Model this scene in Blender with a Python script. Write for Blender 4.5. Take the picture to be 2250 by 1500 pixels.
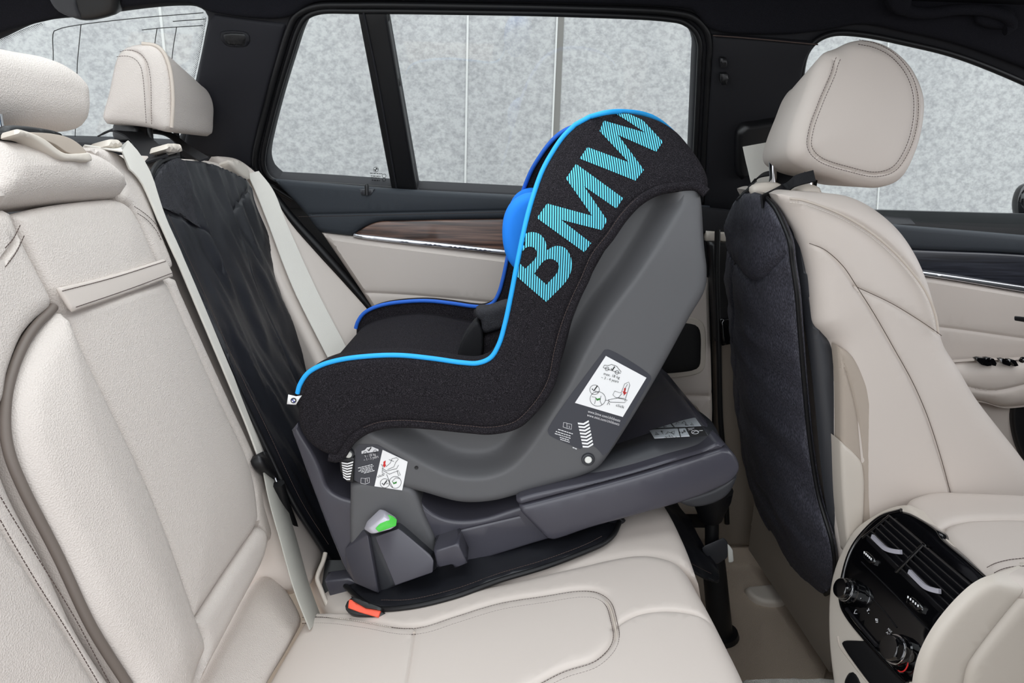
import bpy, bmesh, math, random
import numpy as np
from mathutils import Vector, Matrix, noise
from mathutils.geometry import delaunay_2d_cdt

random.seed(7)
scene = bpy.context.scene
for o_ in list(bpy.data.objects):
    bpy.data.objects.remove(o_)

# ------------------------------------------------------------------ camera
F = 1500.0                                   # focal length in pixels of a 2250 x 1500 frame
_y = np.array([-30., -378., F]); _y /= np.linalg.norm(_y)
_z = -np.array([-165., 5952., F]); _z -= _z.dot(_y) * _y; _z /= np.linalg.norm(_z)
_x = np.cross(_z, _y)
if _x[0] < 0: _x = -_x
CM = np.array([_x, _y, _z])                  # camera axes (right, down, forward) -> car axes
CAM = np.array([0., 0., 1.0])
cd = bpy.data.cameras.new('camera'); co = bpy.data.objects.new('camera', cd)
scene.collection.objects.link(co); scene.camera = co
cd.sensor_width = 36.0; cd.lens = F / 2250 * 36.0; cd.clip_start = 0.02; cd.clip_end = 200
rt, dn, fw = CM[:, 0], CM[:, 1], CM[:, 2]
co.matrix_world = Matrix(((rt[0], -dn[0], -fw[0], CAM[0]), (rt[1], -dn[1], -fw[1], CAM[1]),
                          (rt[2], -dn[2], -fw[2], CAM[2]), (0, 0, 0, 1)))

# ------------------------------------------------------------------ sky, sun, exposure
w = bpy.data.worlds.new('sky'); scene.world = w; w.use_nodes = True
nt = w.node_tree; nt.nodes.clear()
wo = nt.nodes.new('ShaderNodeOutputWorld'); bg = nt.nodes.new('ShaderNodeBackground')
tc = nt.nodes.new('ShaderNodeTexCoord'); sx = nt.nodes.new('ShaderNodeSeparateXYZ')
cr = nt.nodes.new('ShaderNodeValToRGB')
nt.links.new(tc.outputs['Generated'], sx.inputs[0])
mp = nt.nodes.new('ShaderNodeMapRange'); mp.inputs[1].default_value = -1; mp.inputs[2].default_value = 1
nt.links.new(sx.outputs['Z'], mp.inputs[0]); nt.links.new(mp.outputs[0], cr.inputs[0])
cr.color_ramp.elements[0].position = 0.40; cr.color_ramp.elements[0].color = (.26, .26, .27, 1)
cr.color_ramp.elements[1].position = 0.56; cr.color_ramp.elements[1].color = (.93, .96, 1.0, 1)
nt.links.new(cr.outputs[0], bg.inputs[0]); bg.inputs[1].default_value = 1.25
nt.links.new(bg.outputs[0], wo.inputs[0])
sl = bpy.data.lights.new('sun', 'SUN'); so = bpy.data.objects.new('sun', sl); scene.collection.objects.link(so)
sl.energy = .22; sl.angle = math.radians(25); sl.color = (1, .97, .93)
so.rotation_euler = Vector((-0.40, 0.10, -0.90)).to_track_quat('-Z', 'Y').to_euler()
scene.view_settings.view_transform = 'Standard'; scene.view_settings.look = 'None'
scene.view_settings.exposure = 1.25; scene.view_settings.gamma = 1.0
scene.view_settings.use_curve_mapping = False

# ------------------------------------------------------------------ geometry helpers
def vec(*a): return np.array(a, float)
def nrm(a): a = np.array(a, float); return a / np.linalg.norm(a)
def ray(px, py): return CM @ np.array([px - 1125., py - 750., F])
def at_y(px, py, Y): d = ray(px, py); return CAM + d * (Y / d[1])
def at_x(px, py, X): d = ray(px, py); return CAM + d * (X / d[0])
def at_z(px, py, Z): d = ray(px, py); return CAM + d * ((Z - CAM[2]) / d[2])

class Surf:
    """a gently curved sheet: o + u U + v V + h(u, v) N, with N towards the viewer's side"""
    def __init__(s, o, U, V, h=None, flip=False):
        s.o = np.array(o, float); s.U = nrm(U); V = np.array(V, float)
        s.V = nrm(V - V.dot(s.U) * s.U); s.N = np.cross(s.U, s.V)
        if s.N.dot(CAM - s.o) < 0: s.N = -s.N
        if flip: s.N = -s.N
        s.h = h
    def H(s, u, v):
        u = np.asarray(u, float)
        return s.h(u, np.asarray(v, float)) if s.h else np.zeros_like(u)
    def hit(s, px, py, lift=0.0):
        d = ray(px, py); h = lift; u = v = 0
        for _ in range(12 if s.h else 1):
            t = (s.o + h * s.N - CAM).dot(s.N) / d.dot(s.N)
            q = CAM + t * d - s.o; u, v = q.dot(s.U), q.dot(s.V)
            if s.h:
                h = .5 * h + .5 * (float(s.H(np.array([u]), np.array([v]))[0]) + lift)
        return (u, v)
    def P(s, uv, off=0.0):
        uv = np.atleast_2d(np.array(uv, float)); off = np.broadcast_to(np.asarray(off, float), (len(uv),))
        return s.o + uv[:, :1] * s.U + uv[:, 1:2] * s.V + (s.H(uv[:, 0], uv[:, 1]) + off)[:, None] * s.N
    def tr(s, pts, closed=True, step=8, lift=0.0):
        return np.array([s.hit(x, y, lift) for x, y in spl(pts, closed, step)])
    def line(s, pts, off=0.0, step=8, closed=False):
        return s.P(s.tr(pts, closed, step), off)

def side(Y, h=None): return Surf((0, Y, 0), (1, 0, 0), (0, 0, 1), h)
def from3(a, b, c, h=None):
    a, b, c = map(lambda q: np.array(q, float), (a, b, c)); return Surf(a, b - a, c - a, h)

def _run(P, closed, step):
    P = np.array(P, float); n = len(P); out = []
    if n == 2 and not closed:
        m = max(1, int(np.linalg.norm(P[1] - P[0]) / step))
        return [tuple(P[0] + (P[1] - P[0]) * i / m) for i in range(m + 1)]
    segs = n if closed else n - 1
    for i in range(segs):
        p1, p2 = P[i], P[(i + 1) % n]
        p0 = P[(i - 1) % n] if closed or i > 0 else 2 * p1 - p2
        p3 = P[(i + 2) % n] if closed or i + 2 < n else 2 * p2 - p1
        d0, d1, d2 = [max(1e-6, np.linalg.norm(a - b)) ** .5 for a, b in ((p1, p0), (p2, p1), (p3, p2))]
        m1 = (p1 - p0) / d0 - (p2 - p0) / (d0 + d1) + (p2 - p1) / d1
        m2 = (p2 - p1) / d1 - (p3 - p1) / (d1 + d2) + (p3 - p2) / d2
        m1, m2 = m1 * d1, m2 * d1
        m = max(1, int(np.linalg.norm(p2 - p1) / step))
        for k in range(m):
            t = k / m; t2 = t * t; t3 = t2 * t
            out.append(tuple((2*t3-3*t2+1)*p1 + (t3-2*t2+t)*m1 + (-2*t3+3*t2)*p2 + (t3-t2)*m2))
    if not closed: out.append(tuple(P[-1]))
    return out

def spl(pts, closed=True, step=8):
    """smooth curve through points; a point with a third entry is a sharp corner"""
    cs = [i for i, p in enumerate(pts) if len(p) > 2 and p[2] == 1]
    P = [tuple(p[:2]) for p in pts]
    if not cs: return _run(P, closed, step)
    if closed:
        k = cs[0]; P = P[k:] + P[:k] + [P[k]]; cs = [c - k for c in cs] + [len(P) - 1]
    else:
        cs = sorted(set([0] + cs + [len(P) - 1]))
    out = []
    for a, b in zip(cs[:-1], cs[1:]):
        out += _run(P[a:b + 1], False, step)[:-1]
    if not closed: out.append(P[-1])
    return out
def cor(*pts): return [(p[0], p[1], 1) for p in pts]

def pdist(Q, poly, closed=True):
    Q = np.asarray(Q, float); A = np.asarray(poly, float)
    B = np.roll(A, -1, 0) if closed else A[1:]
    if not closed: A = A[:-1]
    D = B - A; L = np.maximum((D ** 2).sum(1), 1e-18); best = np.full(len(Q), 1e9)
    for i in range(0, len(Q), 1500):
        q = Q[i:i + 1500, None, :] - A[None]
        t = np.clip((q * D[None]).sum(2) / L[None], 0, 1)
        best[i:i + 1500] = np.sqrt(((q - t[..., None] * D[None]) ** 2).sum(2)).min(1)
    return best
def inside(Q, poly):
    Q = np.asarray(Q, float); A = np.asarray(poly, float); B = np.roll(A, -1, 0)
    r = np.zeros(len(Q), bool)
    for a, b in zip(A, B):
        c = (a[1] > Q[:, 1]) != (b[1] > Q[:, 1])
        if abs(b[1] - a[1]) < 1e-15: continue
        xs = (b[0] - a[0]) * (Q[:, 1] - a[1]) / (b[1] - a[1]) + a[0]
        r ^= c & (Q[:, 0] < xs)
    return r
def sstep(a, b, x):
    t = np.clip((np.asarray(x, float) - a) / (b - a), 0, 1); return t * t * (3 - 2 * t)
def area(p):
    p = np.asarray(p); q = np.roll(p, -1, 0); return .5 * (p[:, 0] * q[:, 1] - q[:, 0] * p[:, 1]).sum()
def dedupe(p, eps=2e-4):
    out = [p[0]]
    for a in p[1:]:
        if np.hypot(*(a - out[-1])) > eps: out.append(a)
    if np.hypot(*(out[0] - out[-1])) < eps: out.pop()
    return np.array(out)

# ------------------------------------------------------------------ objects
WL = {}
def thing(name, label, cat, loc, group=None, kind=None):
    o = bpy.data.objects.new(name, None); scene.collection.objects.link(o)
    o.empty_display_size = .03; o.location = Vector([float(a) for a in loc]); WL[o.name] = np.array(loc, float)
    o['label'] = label; o['category'] = cat
    if group: o['group'] = group
    if kind: o['kind'] = kind
    return o
def tag(o, label=None, cat=None, group=None, kind=None):
    if label: o['label'] = label
    if cat: o['category'] = cat
    if group: o['group'] = group
    if kind: o['kind'] = kind
    return o
def mesh_obj(name, V, Fs, m, parent=None, smooth=True, sharp=40, label=None):
    V = np.asarray(V, float)
    wl = WL[parent.name] if parent is not None else np.zeros(3)
    me = bpy.data.meshes.new(name)
    me.from_pydata([tuple(a) for a in (V - wl)], [], [tuple(f) for f in Fs]); me.update()
    bm = bmesh.new(); bm.from_mesh(me)
    bmesh.ops.recalc_face_normals(bm, faces=bm.faces); bm.to_mesh(me); bm.free()
    if smooth:
        me.polygons.foreach_set('use_smooth', [True] * len(me.polygons))
        me.set_sharp_from_angle(angle=math.radians(sharp))
    me.materials.append(m)
    o = bpy.data.objects.new(name, me); scene.collection.objects.link(o)
    if parent is not None: o.parent = parent
    WL[o.name] = wl
    if label: o['label'] = label
    return o

class Geo:
    """collects pieces that become one mesh"""
    def __init__(s): s.V = []; s.F = []; s.n = 0
    def add(s, V, Fs):
        V = np.asarray(V, float); s.V.append(V); s.F += [tuple(i + s.n for i in f) for f in Fs]; s.n += len(V); return s
    def obj(s, name, m, parent=None, **k): return mesh_obj(name, np.concatenate(s.V), s.F, m, parent, **k)

def puff_geo(surf, out, thick=.05, r=.01, res=.015, bulge=0., bl=.06, grooves=(), disp=None,
             holes=(), back_r=None, rings=4, lift=0., taper=None, mirror=False):
    out = dedupe(np.asarray(out, float))
    if area(out) < 0: out = out[::-1]
    loops = [out] + [dedupe(np.asarray(h, float)) for h in holes]
    def inD(Q):
        d = pdist(Q, loops[0]); ins = inside(Q, loops[0])
        for h in loops[1:]:
            d = np.minimum(d, pdist(Q, h)); ins &= ~inside(Q, h)
        return d, ins
    pts = [p for l in loops for p in l]
    edges = []; k = 0
    for l in loops:
        n = len(l); edges += [(k + i, k + (i + 1) % n) for i in range(n)]; k += n
    cand = []
    if r > 0:
        for j in range(1, rings + 1):
            dj = r * (1 - math.cos(math.pi / 2 * j / rings)) if r > 0 else 0
            dj = max(dj, r * .04)
            for li, l in enumerate(loops):
                tn = np.roll(l, -1, 0) - np.roll(l, 1, 0); ln = np.maximum(np.hypot(tn[:, 0], tn[:, 1]), 1e-9)
                nn = np.stack([-tn[:, 1] / ln, tn[:, 0] / ln], 1)
                if area(l) < 0: nn = -nn
                if li: nn = -nn
                Q = l + nn * dj
                d, ins = inD(Q); cand.append(Q[ins & (d > dj * .93)])
    for pl, wd, dp in grooves:
        pl = np.asarray(pl, float)
        tn = np.gradient(pl, axis=0); ln = np.maximum(np.hypot(tn[:, 0], tn[:, 1]), 1e-9)
        nn = np.stack([-tn[:, 1] / ln, tn[:, 0] / ln], 1)
        for q in (-2, -1, -.45, 0, .45, 1, 2):
            Q = pl + nn * wd * q; d, ins = inD(Q); cand.append(Q[ins & (d > r * .2 + wd * .3)])
    mn, mx = out.min(0), out.max(0)
    gx = np.arange(mn[0] + res / 2, mx[0], res); gy = np.arange(mn[1] + res / 2, mx[1], res * .866)
    if len(gx) and len(gy):
        G = np.array([(x + (res / 2 if j % 2 else 0), y) for j, y in enumerate(gy) for x in gx])
        d, ins = inD(G); ok = ins & (d > max(r * 1.0, res * .4))
        for pl, wd, dp in grooves: ok &= pdist(G, pl, False) > wd * 2.3
        cand.append(G[ok])
    allp = np.array(pts)
    if cand:
        c = np.concatenate([a for a in cand if len(a)] or [np.zeros((0, 2))])
        if len(c): allp = np.concatenate([allp, c])
    ctr = allp.mean(0)
    rv = delaunay_2d_cdt([Vector(p) for p in (allp - ctr)], edges, [], 0, 1e-6)
    P = np.array([(v.x, v.y) for v in rv[0]]) + ctr
    tris = [tuple(f) for f in rv[2]]
    ct = np.array([P[list(f)].mean(0) for f in tris]); ok = inside(ct, loops[0])
    for h in loops[1:]: ok &= ~inside(ct, h)
    tris = [f for f, k_ in zip(tris, ok) if k_]
    d, _ = inD(P)
    rnd = np.zeros(len(P))
    if r > 0:
        e = np.clip(r - d, 0, r); rnd = -(r - np.sqrt(np.maximum(r * r - e * e, 0)))
    hgt = rnd.copy()
    if bulge: hgt += bulge * (1 - np.exp(-d / bl))
    for pl, wd, dp in grooves: hgt -= dp * np.exp(-(pdist(P, pl, False) / wd) ** 2) * sstep(0, max(r, 1e-4), d)
    if disp is not None: hgt += disp(P[:, 0], P[:, 1]) * sstep(0, max(r, 1e-4), d)
    Vf = surf.P(P, hgt + lift)
    br = r if back_r is None else back_r
    if br > 0:
        e = np.clip(br - d, 0, br); rb = br - np.sqrt(np.maximum(br * br - e * e, 0))
    else: rb = np.zeros(len(P))
    Pb = P
    if taper: Pb = taper(P)
    ob = lift - thick + rb
    if mirror: ob = ob - 2 * surf.H(Pb[:, 0], Pb[:, 1])
    Vb = surf.P(Pb, ob)
    n = len(P); cnt = {}
    for f in tris:
        for a, b in zip(f, f[1:] + f[:1]): cnt[(a, b)] = 1
    Fs = list(tris) + [tuple(i + n for i in f[::-1]) for f in tris]
    for (a, b) in cnt:
        if (b, a) not in cnt: Fs.append((b, a, a + n, b + n))
    return np.concatenate([Vf, Vb]), Fs
def puff(name, m, surf, out, parent=None, label=None, sharp=40, **k):
    V, Fs = puff_geo(surf, out, **k); return mesh_obj(name, V, Fs, m, parent, label=label, sharp=sharp)

def frames(P, closed=False):
    P = np.asarray(P, float)
    T = (np.roll(P, -1, 0) - np.roll(P, 1, 0)) if closed else np.gradient(P, axis=0)
    T /= np.maximum(np.linalg.norm(T, axis=1), 1e-9)[:, None]
    a = vec(0, 0, 1) if abs(T[0][2]) < .9 else vec(1, 0, 0)
    n = np.cross(T[0], a); n /= np.linalg.norm(n); N = [n]
    for i in range(1, len(P)):
        n = N[-1] - N[-1].dot(T[i]) * T[i]; N.append(n / max(np.linalg.norm(n), 1e-9))
    N = np.array(N); return T, N, np.cross(T, N)
def tube_geo(P, r, seg=8, closed=False):
    P = np.asarray(P, float); T, N, B = frames(P, closed); n = len(P)
    r = np.broadcast_to(np.asarray(r, float), (n,))
    ang = np.arange(seg) * 2 * math.pi / seg
    V = (P[:, None] + r[:, None, None] * (np.cos(ang)[None, :, None] * N[:, None] + np.sin(ang)[None, :, None] * B[:, None])).reshape(-1, 3)
    Fs = []
    for i in range(n if closed else n - 1):
        j = (i + 1) % n
        for k in range(seg):
            Fs.append((i*seg+k, i*seg+(k+1) % seg, j*seg+(k+1) % seg, j*seg+k))
    if not closed: Fs += [tuple(range(seg))[::-1], tuple((n-1)*seg+k for k in range(seg))]
    return V, Fs
def tube(name, m, P, r, parent=None, seg=8, closed=False, label=None):
    V, Fs = tube_geo(P, r, seg, closed); return mesh_obj(name, V, Fs, m, parent, label=label, sharp=60)
def strap_geo(P, W, width, th):
    """flat webbing: centre line P, width direction(s) W"""
    P = np.asarray(P, float); n = len(P); W = np.broadcast_to(np.asarray(W, float), (n, 3)).copy()
    T = np.gradient(P, axis=0); T /= np.maximum(np.linalg.norm(T, axis=1), 1e-9)[:, None]
    W -= (W * T).sum(1)[:, None] * T; W /= np.maximum(np.linalg.norm(W, axis=1), 1e-9)[:, None]
    N = np.cross(T, W); width = np.broadcast_to(np.asarray(width, float), (n,))
    sec = [(-.5, -.2), (-.48, -.5), (.48, -.5), (.5, -.2), (.5, .2), (.48, .5), (-.48, .5), (-.5, .2)]; s = len(sec)
    V = np.array([[P[i] + W[i] * width[i] * a + N[i] * th * b for a, b in sec] for i in range(n)]).reshape(-1, 3)
    Fs = [(i*s+k, i*s+(k+1) % s, (i+1)*s+(k+1) % s, (i+1)*s+k) for i in range(n-1) for k in range(s)]
    Fs += [tuple(range(s))[::-1], tuple((n-1)*s+k for k in range(s))]
    return V, Fs
def strap(name, m, P, W, width, th=.0016, parent=None, label=None):
    V, Fs = strap_geo(P, W, width, th); return mesh_obj(name, V, Fs, m, parent, label=label)
def curve3(pts, n=12):
    """smooth 3-D curve through points"""
    P = np.array(pts, float); out = []
    for i in range(len(P) - 1):
        p1, p2 = P[i], P[i+1]; p0 = P[i-1] if i else 2*p1-p2; p3 = P[i+2] if i+2 < len(P) else 2*p2-p1
        for k in range(n):
            t = k / n
            out.append(.5*((2*p1)+(-p0+p2)*t+(2*p0-5*p1+4*p2-p3)*t*t+(-p0+3*p1-3*p2+p3)*t**3))
    out.append(P[-1]); return np.array(out)
def resamp(P, ds):
    P = np.asarray(P, float); L = np.r_[0, np.cumsum(np.linalg.norm(np.diff(P, axis=0), axis=1))]
    n = max(2, int(L[-1] / ds) + 1); s = np.linspace(0, L[-1], n)
    return np.stack([np.interp(s, L, P[:, k]) for k in range(P.shape[1])], 1)
def stitches(name, m, lines, parent, pitch=.0042, ln=.0031, r=.00046):
    g = Geo()
    for P in lines:
        Q = resamp(P, pitch)
        for a, b in zip(Q[:-1], Q[1:]):
            g.add(*tube_geo([a, a + (b - a) * ln / pitch], r, 5))
    return g.obj(name, m, parent)
def lathe_geo(c, axis, prof, seg=28):
    """prof: (distance along axis, radius)"""
    axis = nrm(axis); a = vec(0, 0, 1) if abs(axis[2]) < .9 else vec(1, 0, 0)
    e1 = nrm(np.cross(axis, a)); e2 = np.cross(axis, e1); V = []; Fs = []
    for t, r in prof:
        for k in range(seg):
            q = 2 * math.pi * k / seg; V.append(np.array(c) + axis * t + r * (math.cos(q) * e1 + math.sin(q) * e2))
    n = len(prof)
    for i in range(n - 1):
        for k in range(seg): Fs.append((i*seg+k, i*seg+(k+1) % seg, (i+1)*seg+(k+1) % seg, (i+1)*seg+k))
    Fs += [tuple(range(seg))[::-1], tuple((n-1)*seg+k for k in range(seg))]
    return np.array(V), Fs
def lathe(name, m, c, axis, prof, parent=None, seg=28, label=None):
    V, Fs = lathe_geo(c, axis, prof, seg); return mesh_obj(name, V, Fs, m, parent, label=label, sharp=35)
def box_geo(c, X, Y, Z, bev=.002, seg=2):
    """box centred at c with half-axis vectors X, Y, Z, edges bevelled"""
    bm = bmesh.new(); bmesh.ops.create_cube(bm, size=2)
    X, Y, Z = map(lambda a: np.array(a, float), (X, Y, Z)); lx, ly, lz = map(np.linalg.norm, (X, Y, Z))
    for v in bm.verts: v.co = Vector((v.co.x * lx, v.co.y * ly, v.co.z * lz))
    if bev > 0: bmesh.ops.bevel(bm, geom=list(bm.edges), offset=bev, segments=seg, profile=.5, affect='EDGES')
    bm.verts.index_update()
    V = np.array([np.array(c) + X / lx * v.co.x + Y / ly * v.co.y + Z / lz * v.co.z for v in bm.verts])
    Fs = [tuple(v.index for v in f.verts) for f in bm.faces]; bm.free(); return V, Fs
def box(name, m, c, X, Y, Z, parent=None, bev=.002, label=None):
    V, Fs = box_geo(c, X, Y, Z, bev); return mesh_obj(name, V, Fs, m, parent, label=label, sharp=50)
def decal_geo(surf, out, off=.0006, holes=()):
    """thin printed sheet on a surface"""
    return puff_geo(surf, out, thick=.0003, r=0, res=.02, holes=holes, lift=off)
def decal(name, m, surf, px, parent, off=.0006, holes=(), step=8, label=None):
    V, Fs = decal_geo(surf, surf.tr(px, True, step), off, [surf.tr(h, True, step) for h in holes])
    return mesh_obj(name, V, Fs, m, parent, smooth=False, label=label)
def text_geo(txt, surf, px0, px1, size_px, off=.001, align='LEFT', spacing=1.0, fit=True):
    """lettering on a surface: baseline runs from pixel px0 towards px1, cap height about size_px"""
    cu = bpy.data.curves.new('t', 'FONT'); cu.body = txt; cu.size = 1.0; cu.align_x = align; cu.resolution_u = 2
    cu.space_character = spacing
    to = bpy.data.objects.new('t', cu); scene.collection.objects.link(to)
    dg = bpy.context.evaluated_depsgraph_get(); ev = to.evaluated_get(dg); me = ev.to_mesh()
    v2 = np.array([(v.co.x, v.co.y) for v in me.vertices]) if len(me.vertices) else np.zeros((0, 2))
    Fs = [tuple(p.vertices) for p in me.polygons]; ev.to_mesh_clear()
    bpy.data.objects.remove(to); bpy.data.curves.remove(cu)
    a, b = np.array(px0, float), np.array(px1, float); t = (b - a) / np.linalg.norm(b - a)
    up = np.array([t[1], -t[0]]); sc = size_px / .69
    A = np.array(surf.hit(*a)); e1 = (np.array(surf.hit(*(a + t * 10))) - A) / 10; e2 = (np.array(surf.hit(*(a + up * 10))) - A) / 10
    kx = np.linalg.norm(b - a) / (sc * max(np.ptp(v2[:, 0]), 1e-6)) if fit and len(v2) else 1.0
    uv = A + sc * (kx * v2[:, :1] * e1 + v2[:, 1:] * e2)
    return surf.P(uv, off), Fs
def hull_geo(pts, bev=.002, seg=2):
    bm = bmesh.new(); vs = [bm.verts.new(Vector([float(a) for a in p])) for p in pts]
    bmesh.ops.convex_hull(bm, input=vs); bmesh.ops.delete(bm, geom=[v for v in bm.verts if not v.link_faces], context='VERTS')
    bmesh.ops.dissolve_limit(bm, angle_limit=math.radians(6), verts=list(bm.verts), edges=list(bm.edges))
    if bev > 0: bmesh.ops.bevel(bm, geom=list(bm.edges), offset=bev, segments=seg, profile=.5, affect='EDGES', clamp_overlap=True)
    bm.verts.index_update(); V = np.array([tuple(v.co) for v in bm.verts]); Fs = [tuple(v.index for v in f.verts) for f in bm.faces]; bm.free(); return V, Fs
def text(name, m, txts, surf, parent, label=None):
    g = Geo()
    for a in txts:
        V, Fs = text_geo(a[0], surf, *a[1:4], **(a[4] if len(a) > 4 else {}))
        if len(V): g.add(V, Fs)
    return g.obj(name, m, parent, smooth=False, label=label)
def ribs(surf, lines, wpx, off=.0009):
    """thin printed strokes on a surface: polylines in pixels"""
    g = Geo()
    for L in lines:
        L = np.array(L, float); t = np.gradient(L, axis=0); t /= np.maximum(np.hypot(t[:, 0], t[:, 1]), 1e-9)[:, None]
        nn = np.stack([-t[:, 1], t[:, 0]], 1) * wpx / 2
        a = surf.P([surf.hit(*p) for p in L + nn], off); b = surf.P([surf.hit(*p) for p in L - nn], off); n = len(L)
        g.add(np.concatenate([a, b]), [(i, i+1, n+i+1, n+i) for i in range(n-1)])
    return g
def smallprint(surf, x, y, dx, dy, wpx, off, seed):
    """a line of print too small to read: short strokes in word lengths"""
    q = random.Random(seed); L = math.hypot(dx, dy); t = 0; out = []
    while t < L - 2:
        e = min(L, t + q.uniform(2.5, 7)); out.append([(x + dx * t / L, y + dy * t / L), (x + dx * e / L, y + dy * e / L)]); t = e + 1.1
    G = ribs(surf, out, wpx, off); return np.concatenate(G.V), G.F
def circ(x, y, r, ry=None, n=20, a0=0, a1=360):
    ry = r if ry is None else ry
    return [(x + r * math.cos(math.radians(a0 + (a1-a0) * i / n)), y + ry * math.sin(math.radians(a0 + (a1-a0) * i / n))) for i in range(n + (a1-a0 < 360))]
def wrinkle(seed, amp, fu, fv, ang=0.):
    def f(u, v):
        c, s = math.cos(ang), math.sin(ang); a = u * c + v * s; b = -u * s + v * c
        return np.array([amp * noise.fractal(Vector((x * fu, y * fv, seed)), 1.0, 2.0, 3) for x, y in zip(a, b)])
    return f
# ------------------------------------------------------------------ materials
def srgb(r, g, b):
    f = lambda c: ((c / 255 + .055) / 1.055) ** 2.4 if c > 10 else c / 255 / 12.92
    return (f(r), f(g), f(b), 1)
def mat(name, col, rough=.5, metal=0., spec=.5, coat=0.):
    m = bpy.data.materials.new(name); m.use_nodes = True; b = m.node_tree.nodes['Principled BSDF']
    b.inputs['Base Color'].default_value = col; b.inputs['Roughness'].default_value = rough
    b.inputs['Metallic'].default_value = metal; b.inputs['Specular IOR Level'].default_value = spec
    b.inputs['Coat Weight'].default_value = coat; b.inputs['Coat Roughness'].default_value = .05
    return m
def N_(m, t, **k):
    n = m.node_tree.nodes.new(t)
    for a, v in k.items(): setattr(n, a, v)
    return n
def grain(m, scale, strength, kind='voronoi', dist=.001, col2=None, mix=.5, stretch=None, detail=2):
    """procedural surface texture: bump, and optionally a second colour"""
    L = m.node_tree.links.new; b = m.node_tree.nodes['Principled BSDF']
    tc = N_(m, 'ShaderNodeTexCoord'); src = tc.outputs['Object']
    if stretch:
        mp = N_(m, 'ShaderNodeMapping'); mp.inputs['Scale'].default_value = stretch; L(src, mp.inputs[0]); src = mp.outputs[0]
    if kind == 'voronoi':
        t = N_(m, 'ShaderNodeTexVoronoi'); t.inputs['Scale'].default_value = scale; out = t.outputs['Distance']
    else:
        t = N_(m, 'ShaderNodeTexNoise'); t.inputs['Scale'].default_value = scale; t.inputs['Detail'].default_value = detail; out = t.outputs[0]
    L(src, t.inputs['Vector'])
    if strength:
        bp = N_(m, 'ShaderNodeBump'); bp.inputs['Strength'].default_value = strength; bp.inputs['Distance'].default_value = dist
        L(out, bp.inputs['Height']); L(bp.outputs[0], b.inputs['Normal'])
    if col2:
        r = N_(m, 'ShaderNodeValToRGB'); r.color_ramp.elements[0].position = mix - .2; r.color_ramp.elements[1].position = mix + .2
        r.color_ramp.elements[0].color = b.inputs['Base Color'].default_value[:]; r.color_ramp.elements[1].color = col2
        L(out, r.inputs[0]); L(r.outputs[0], b.inputs['Base Color'])
    return m
LEATHER = grain(mat('beige leather', srgb(203, 194, 187), .5, spec=.35), 620, .5, dist=.0010)
LEATHER2 = grain(mat('smooth beige leather', srgb(203, 193, 185), .5, spec=.35), 900, .12, 'noise', dist=.0004)
PLBEIGE = grain(mat('beige plastic', srgb(200, 191, 180), .45), 900, .08, 'noise', dist=.0003)
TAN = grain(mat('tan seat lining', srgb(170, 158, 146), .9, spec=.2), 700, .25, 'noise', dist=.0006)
SEAM = mat('beige seam', srgb(196, 185, 174), .6, spec=.2)
DSEAM = mat('grey brown piping', srgb(105, 95, 88), .55)
THREAD_D = mat('dark thread', srgb(84, 72, 68), .8, spec=.1)
THREAD_L = mat('light thread', srgb(222, 214, 204), .8, spec=.1)
GAP = mat('dark seam gap', srgb(92, 81, 74), .9, spec=.05)
TRIM = grain(mat('black trim', srgb(27, 27, 31), .62, spec=.3), 1500, .1, 'noise', dist=.0004)
CLOTH = grain(mat('black headliner cloth', srgb(24, 24, 28), .95, spec=.1), 1400, .4, 'noise', dist=.0008, col2=srgb(40, 40, 46), mix=.6)
RUBBER = mat('black rubber', srgb(17, 17, 19), .45, spec=.35)
DOORTOP = grain(mat('dark grey door top', srgb(44, 49, 55), .62, spec=.35), 900, .25, dist=.0004)
FABRIC = grain(mat('black knit fabric', srgb(24, 22, 25), .95, spec=.12), 950, .6, 'noise', dist=.001, col2=srgb(74, 70, 75), mix=.66)
POLY = grain(mat('black woven polyester', srgb(24, 25, 30), .42, spec=.5), 1600, .3, 'noise', dist=.0005, col2=srgb(34, 35, 41), mix=.6)
MESHF = grain(mat('black mesh fabric', srgb(22, 22, 25), .6, spec=.4), 900, .8, dist=.0009, col2=srgb(52, 52, 58), mix=.5)
MELANGE = grain(mat('charcoal woven cloth', srgb(44, 44, 51), .65, spec=.35), 700, .35, 'noise', dist=.0006, col2=srgb(92, 91, 102), mix=.6, stretch=(1, 1, .25))
WEB = grain(mat('black webbing', srgb(20, 20, 23), .7, spec=.3), 900, .5, 'noise', dist=.0006)
BELT = grain(mat('pale seat belt webbing', srgb(214, 210, 202), .6, spec=.3), 500, .55, 'noise', dist=.0006, stretch=(1, 1, 3.2))
BELTG = grain(mat('grey seat belt webbing', srgb(176, 174, 166), .6, spec=.3), 600, .4, 'noise', dist=.0006)
BLUE = grain(mat('bright blue piping', srgb(38, 168, 244), .55, spec=.35), 1500, .15, 'noise', dist=.0003)
BLUEP = mat('blue pad fabric', srgb(34, 130, 234), .7, spec=.2)
GREYP = grain(mat('grey shell plastic', srgb(89, 89, 91), .5, spec=.4), 1800, .1, 'noise', dist=.0003)
GREYS = mat('satin grey plastic', srgb(67, 66, 74), .27, spec=.5)
GREYD = mat('dark grey plastic', srgb(52, 53, 57), .45)
BLACKP = mat('black plastic', srgb(20, 20, 22), .4)
GLOSS = mat('piano black', srgb(7, 7, 9), .08, spec=.6, coat=.6)
SATINB = mat('black vent slat', srgb(22, 22, 25), .3)
CHROME = mat('chrome', (.82, .82, .84, 1), .12, 1.)
ALU = mat('satin aluminium', (.62, .63, .66, 1), .28, 1.)
SHADED_LINING = grain(mat('brown grey lining with painted shade', srgb(128, 118, 107), .8, spec=.2), 900, .2, 'noise', dist=.0005)  # lining darkened in its colour for the shade by the front seat
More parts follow.
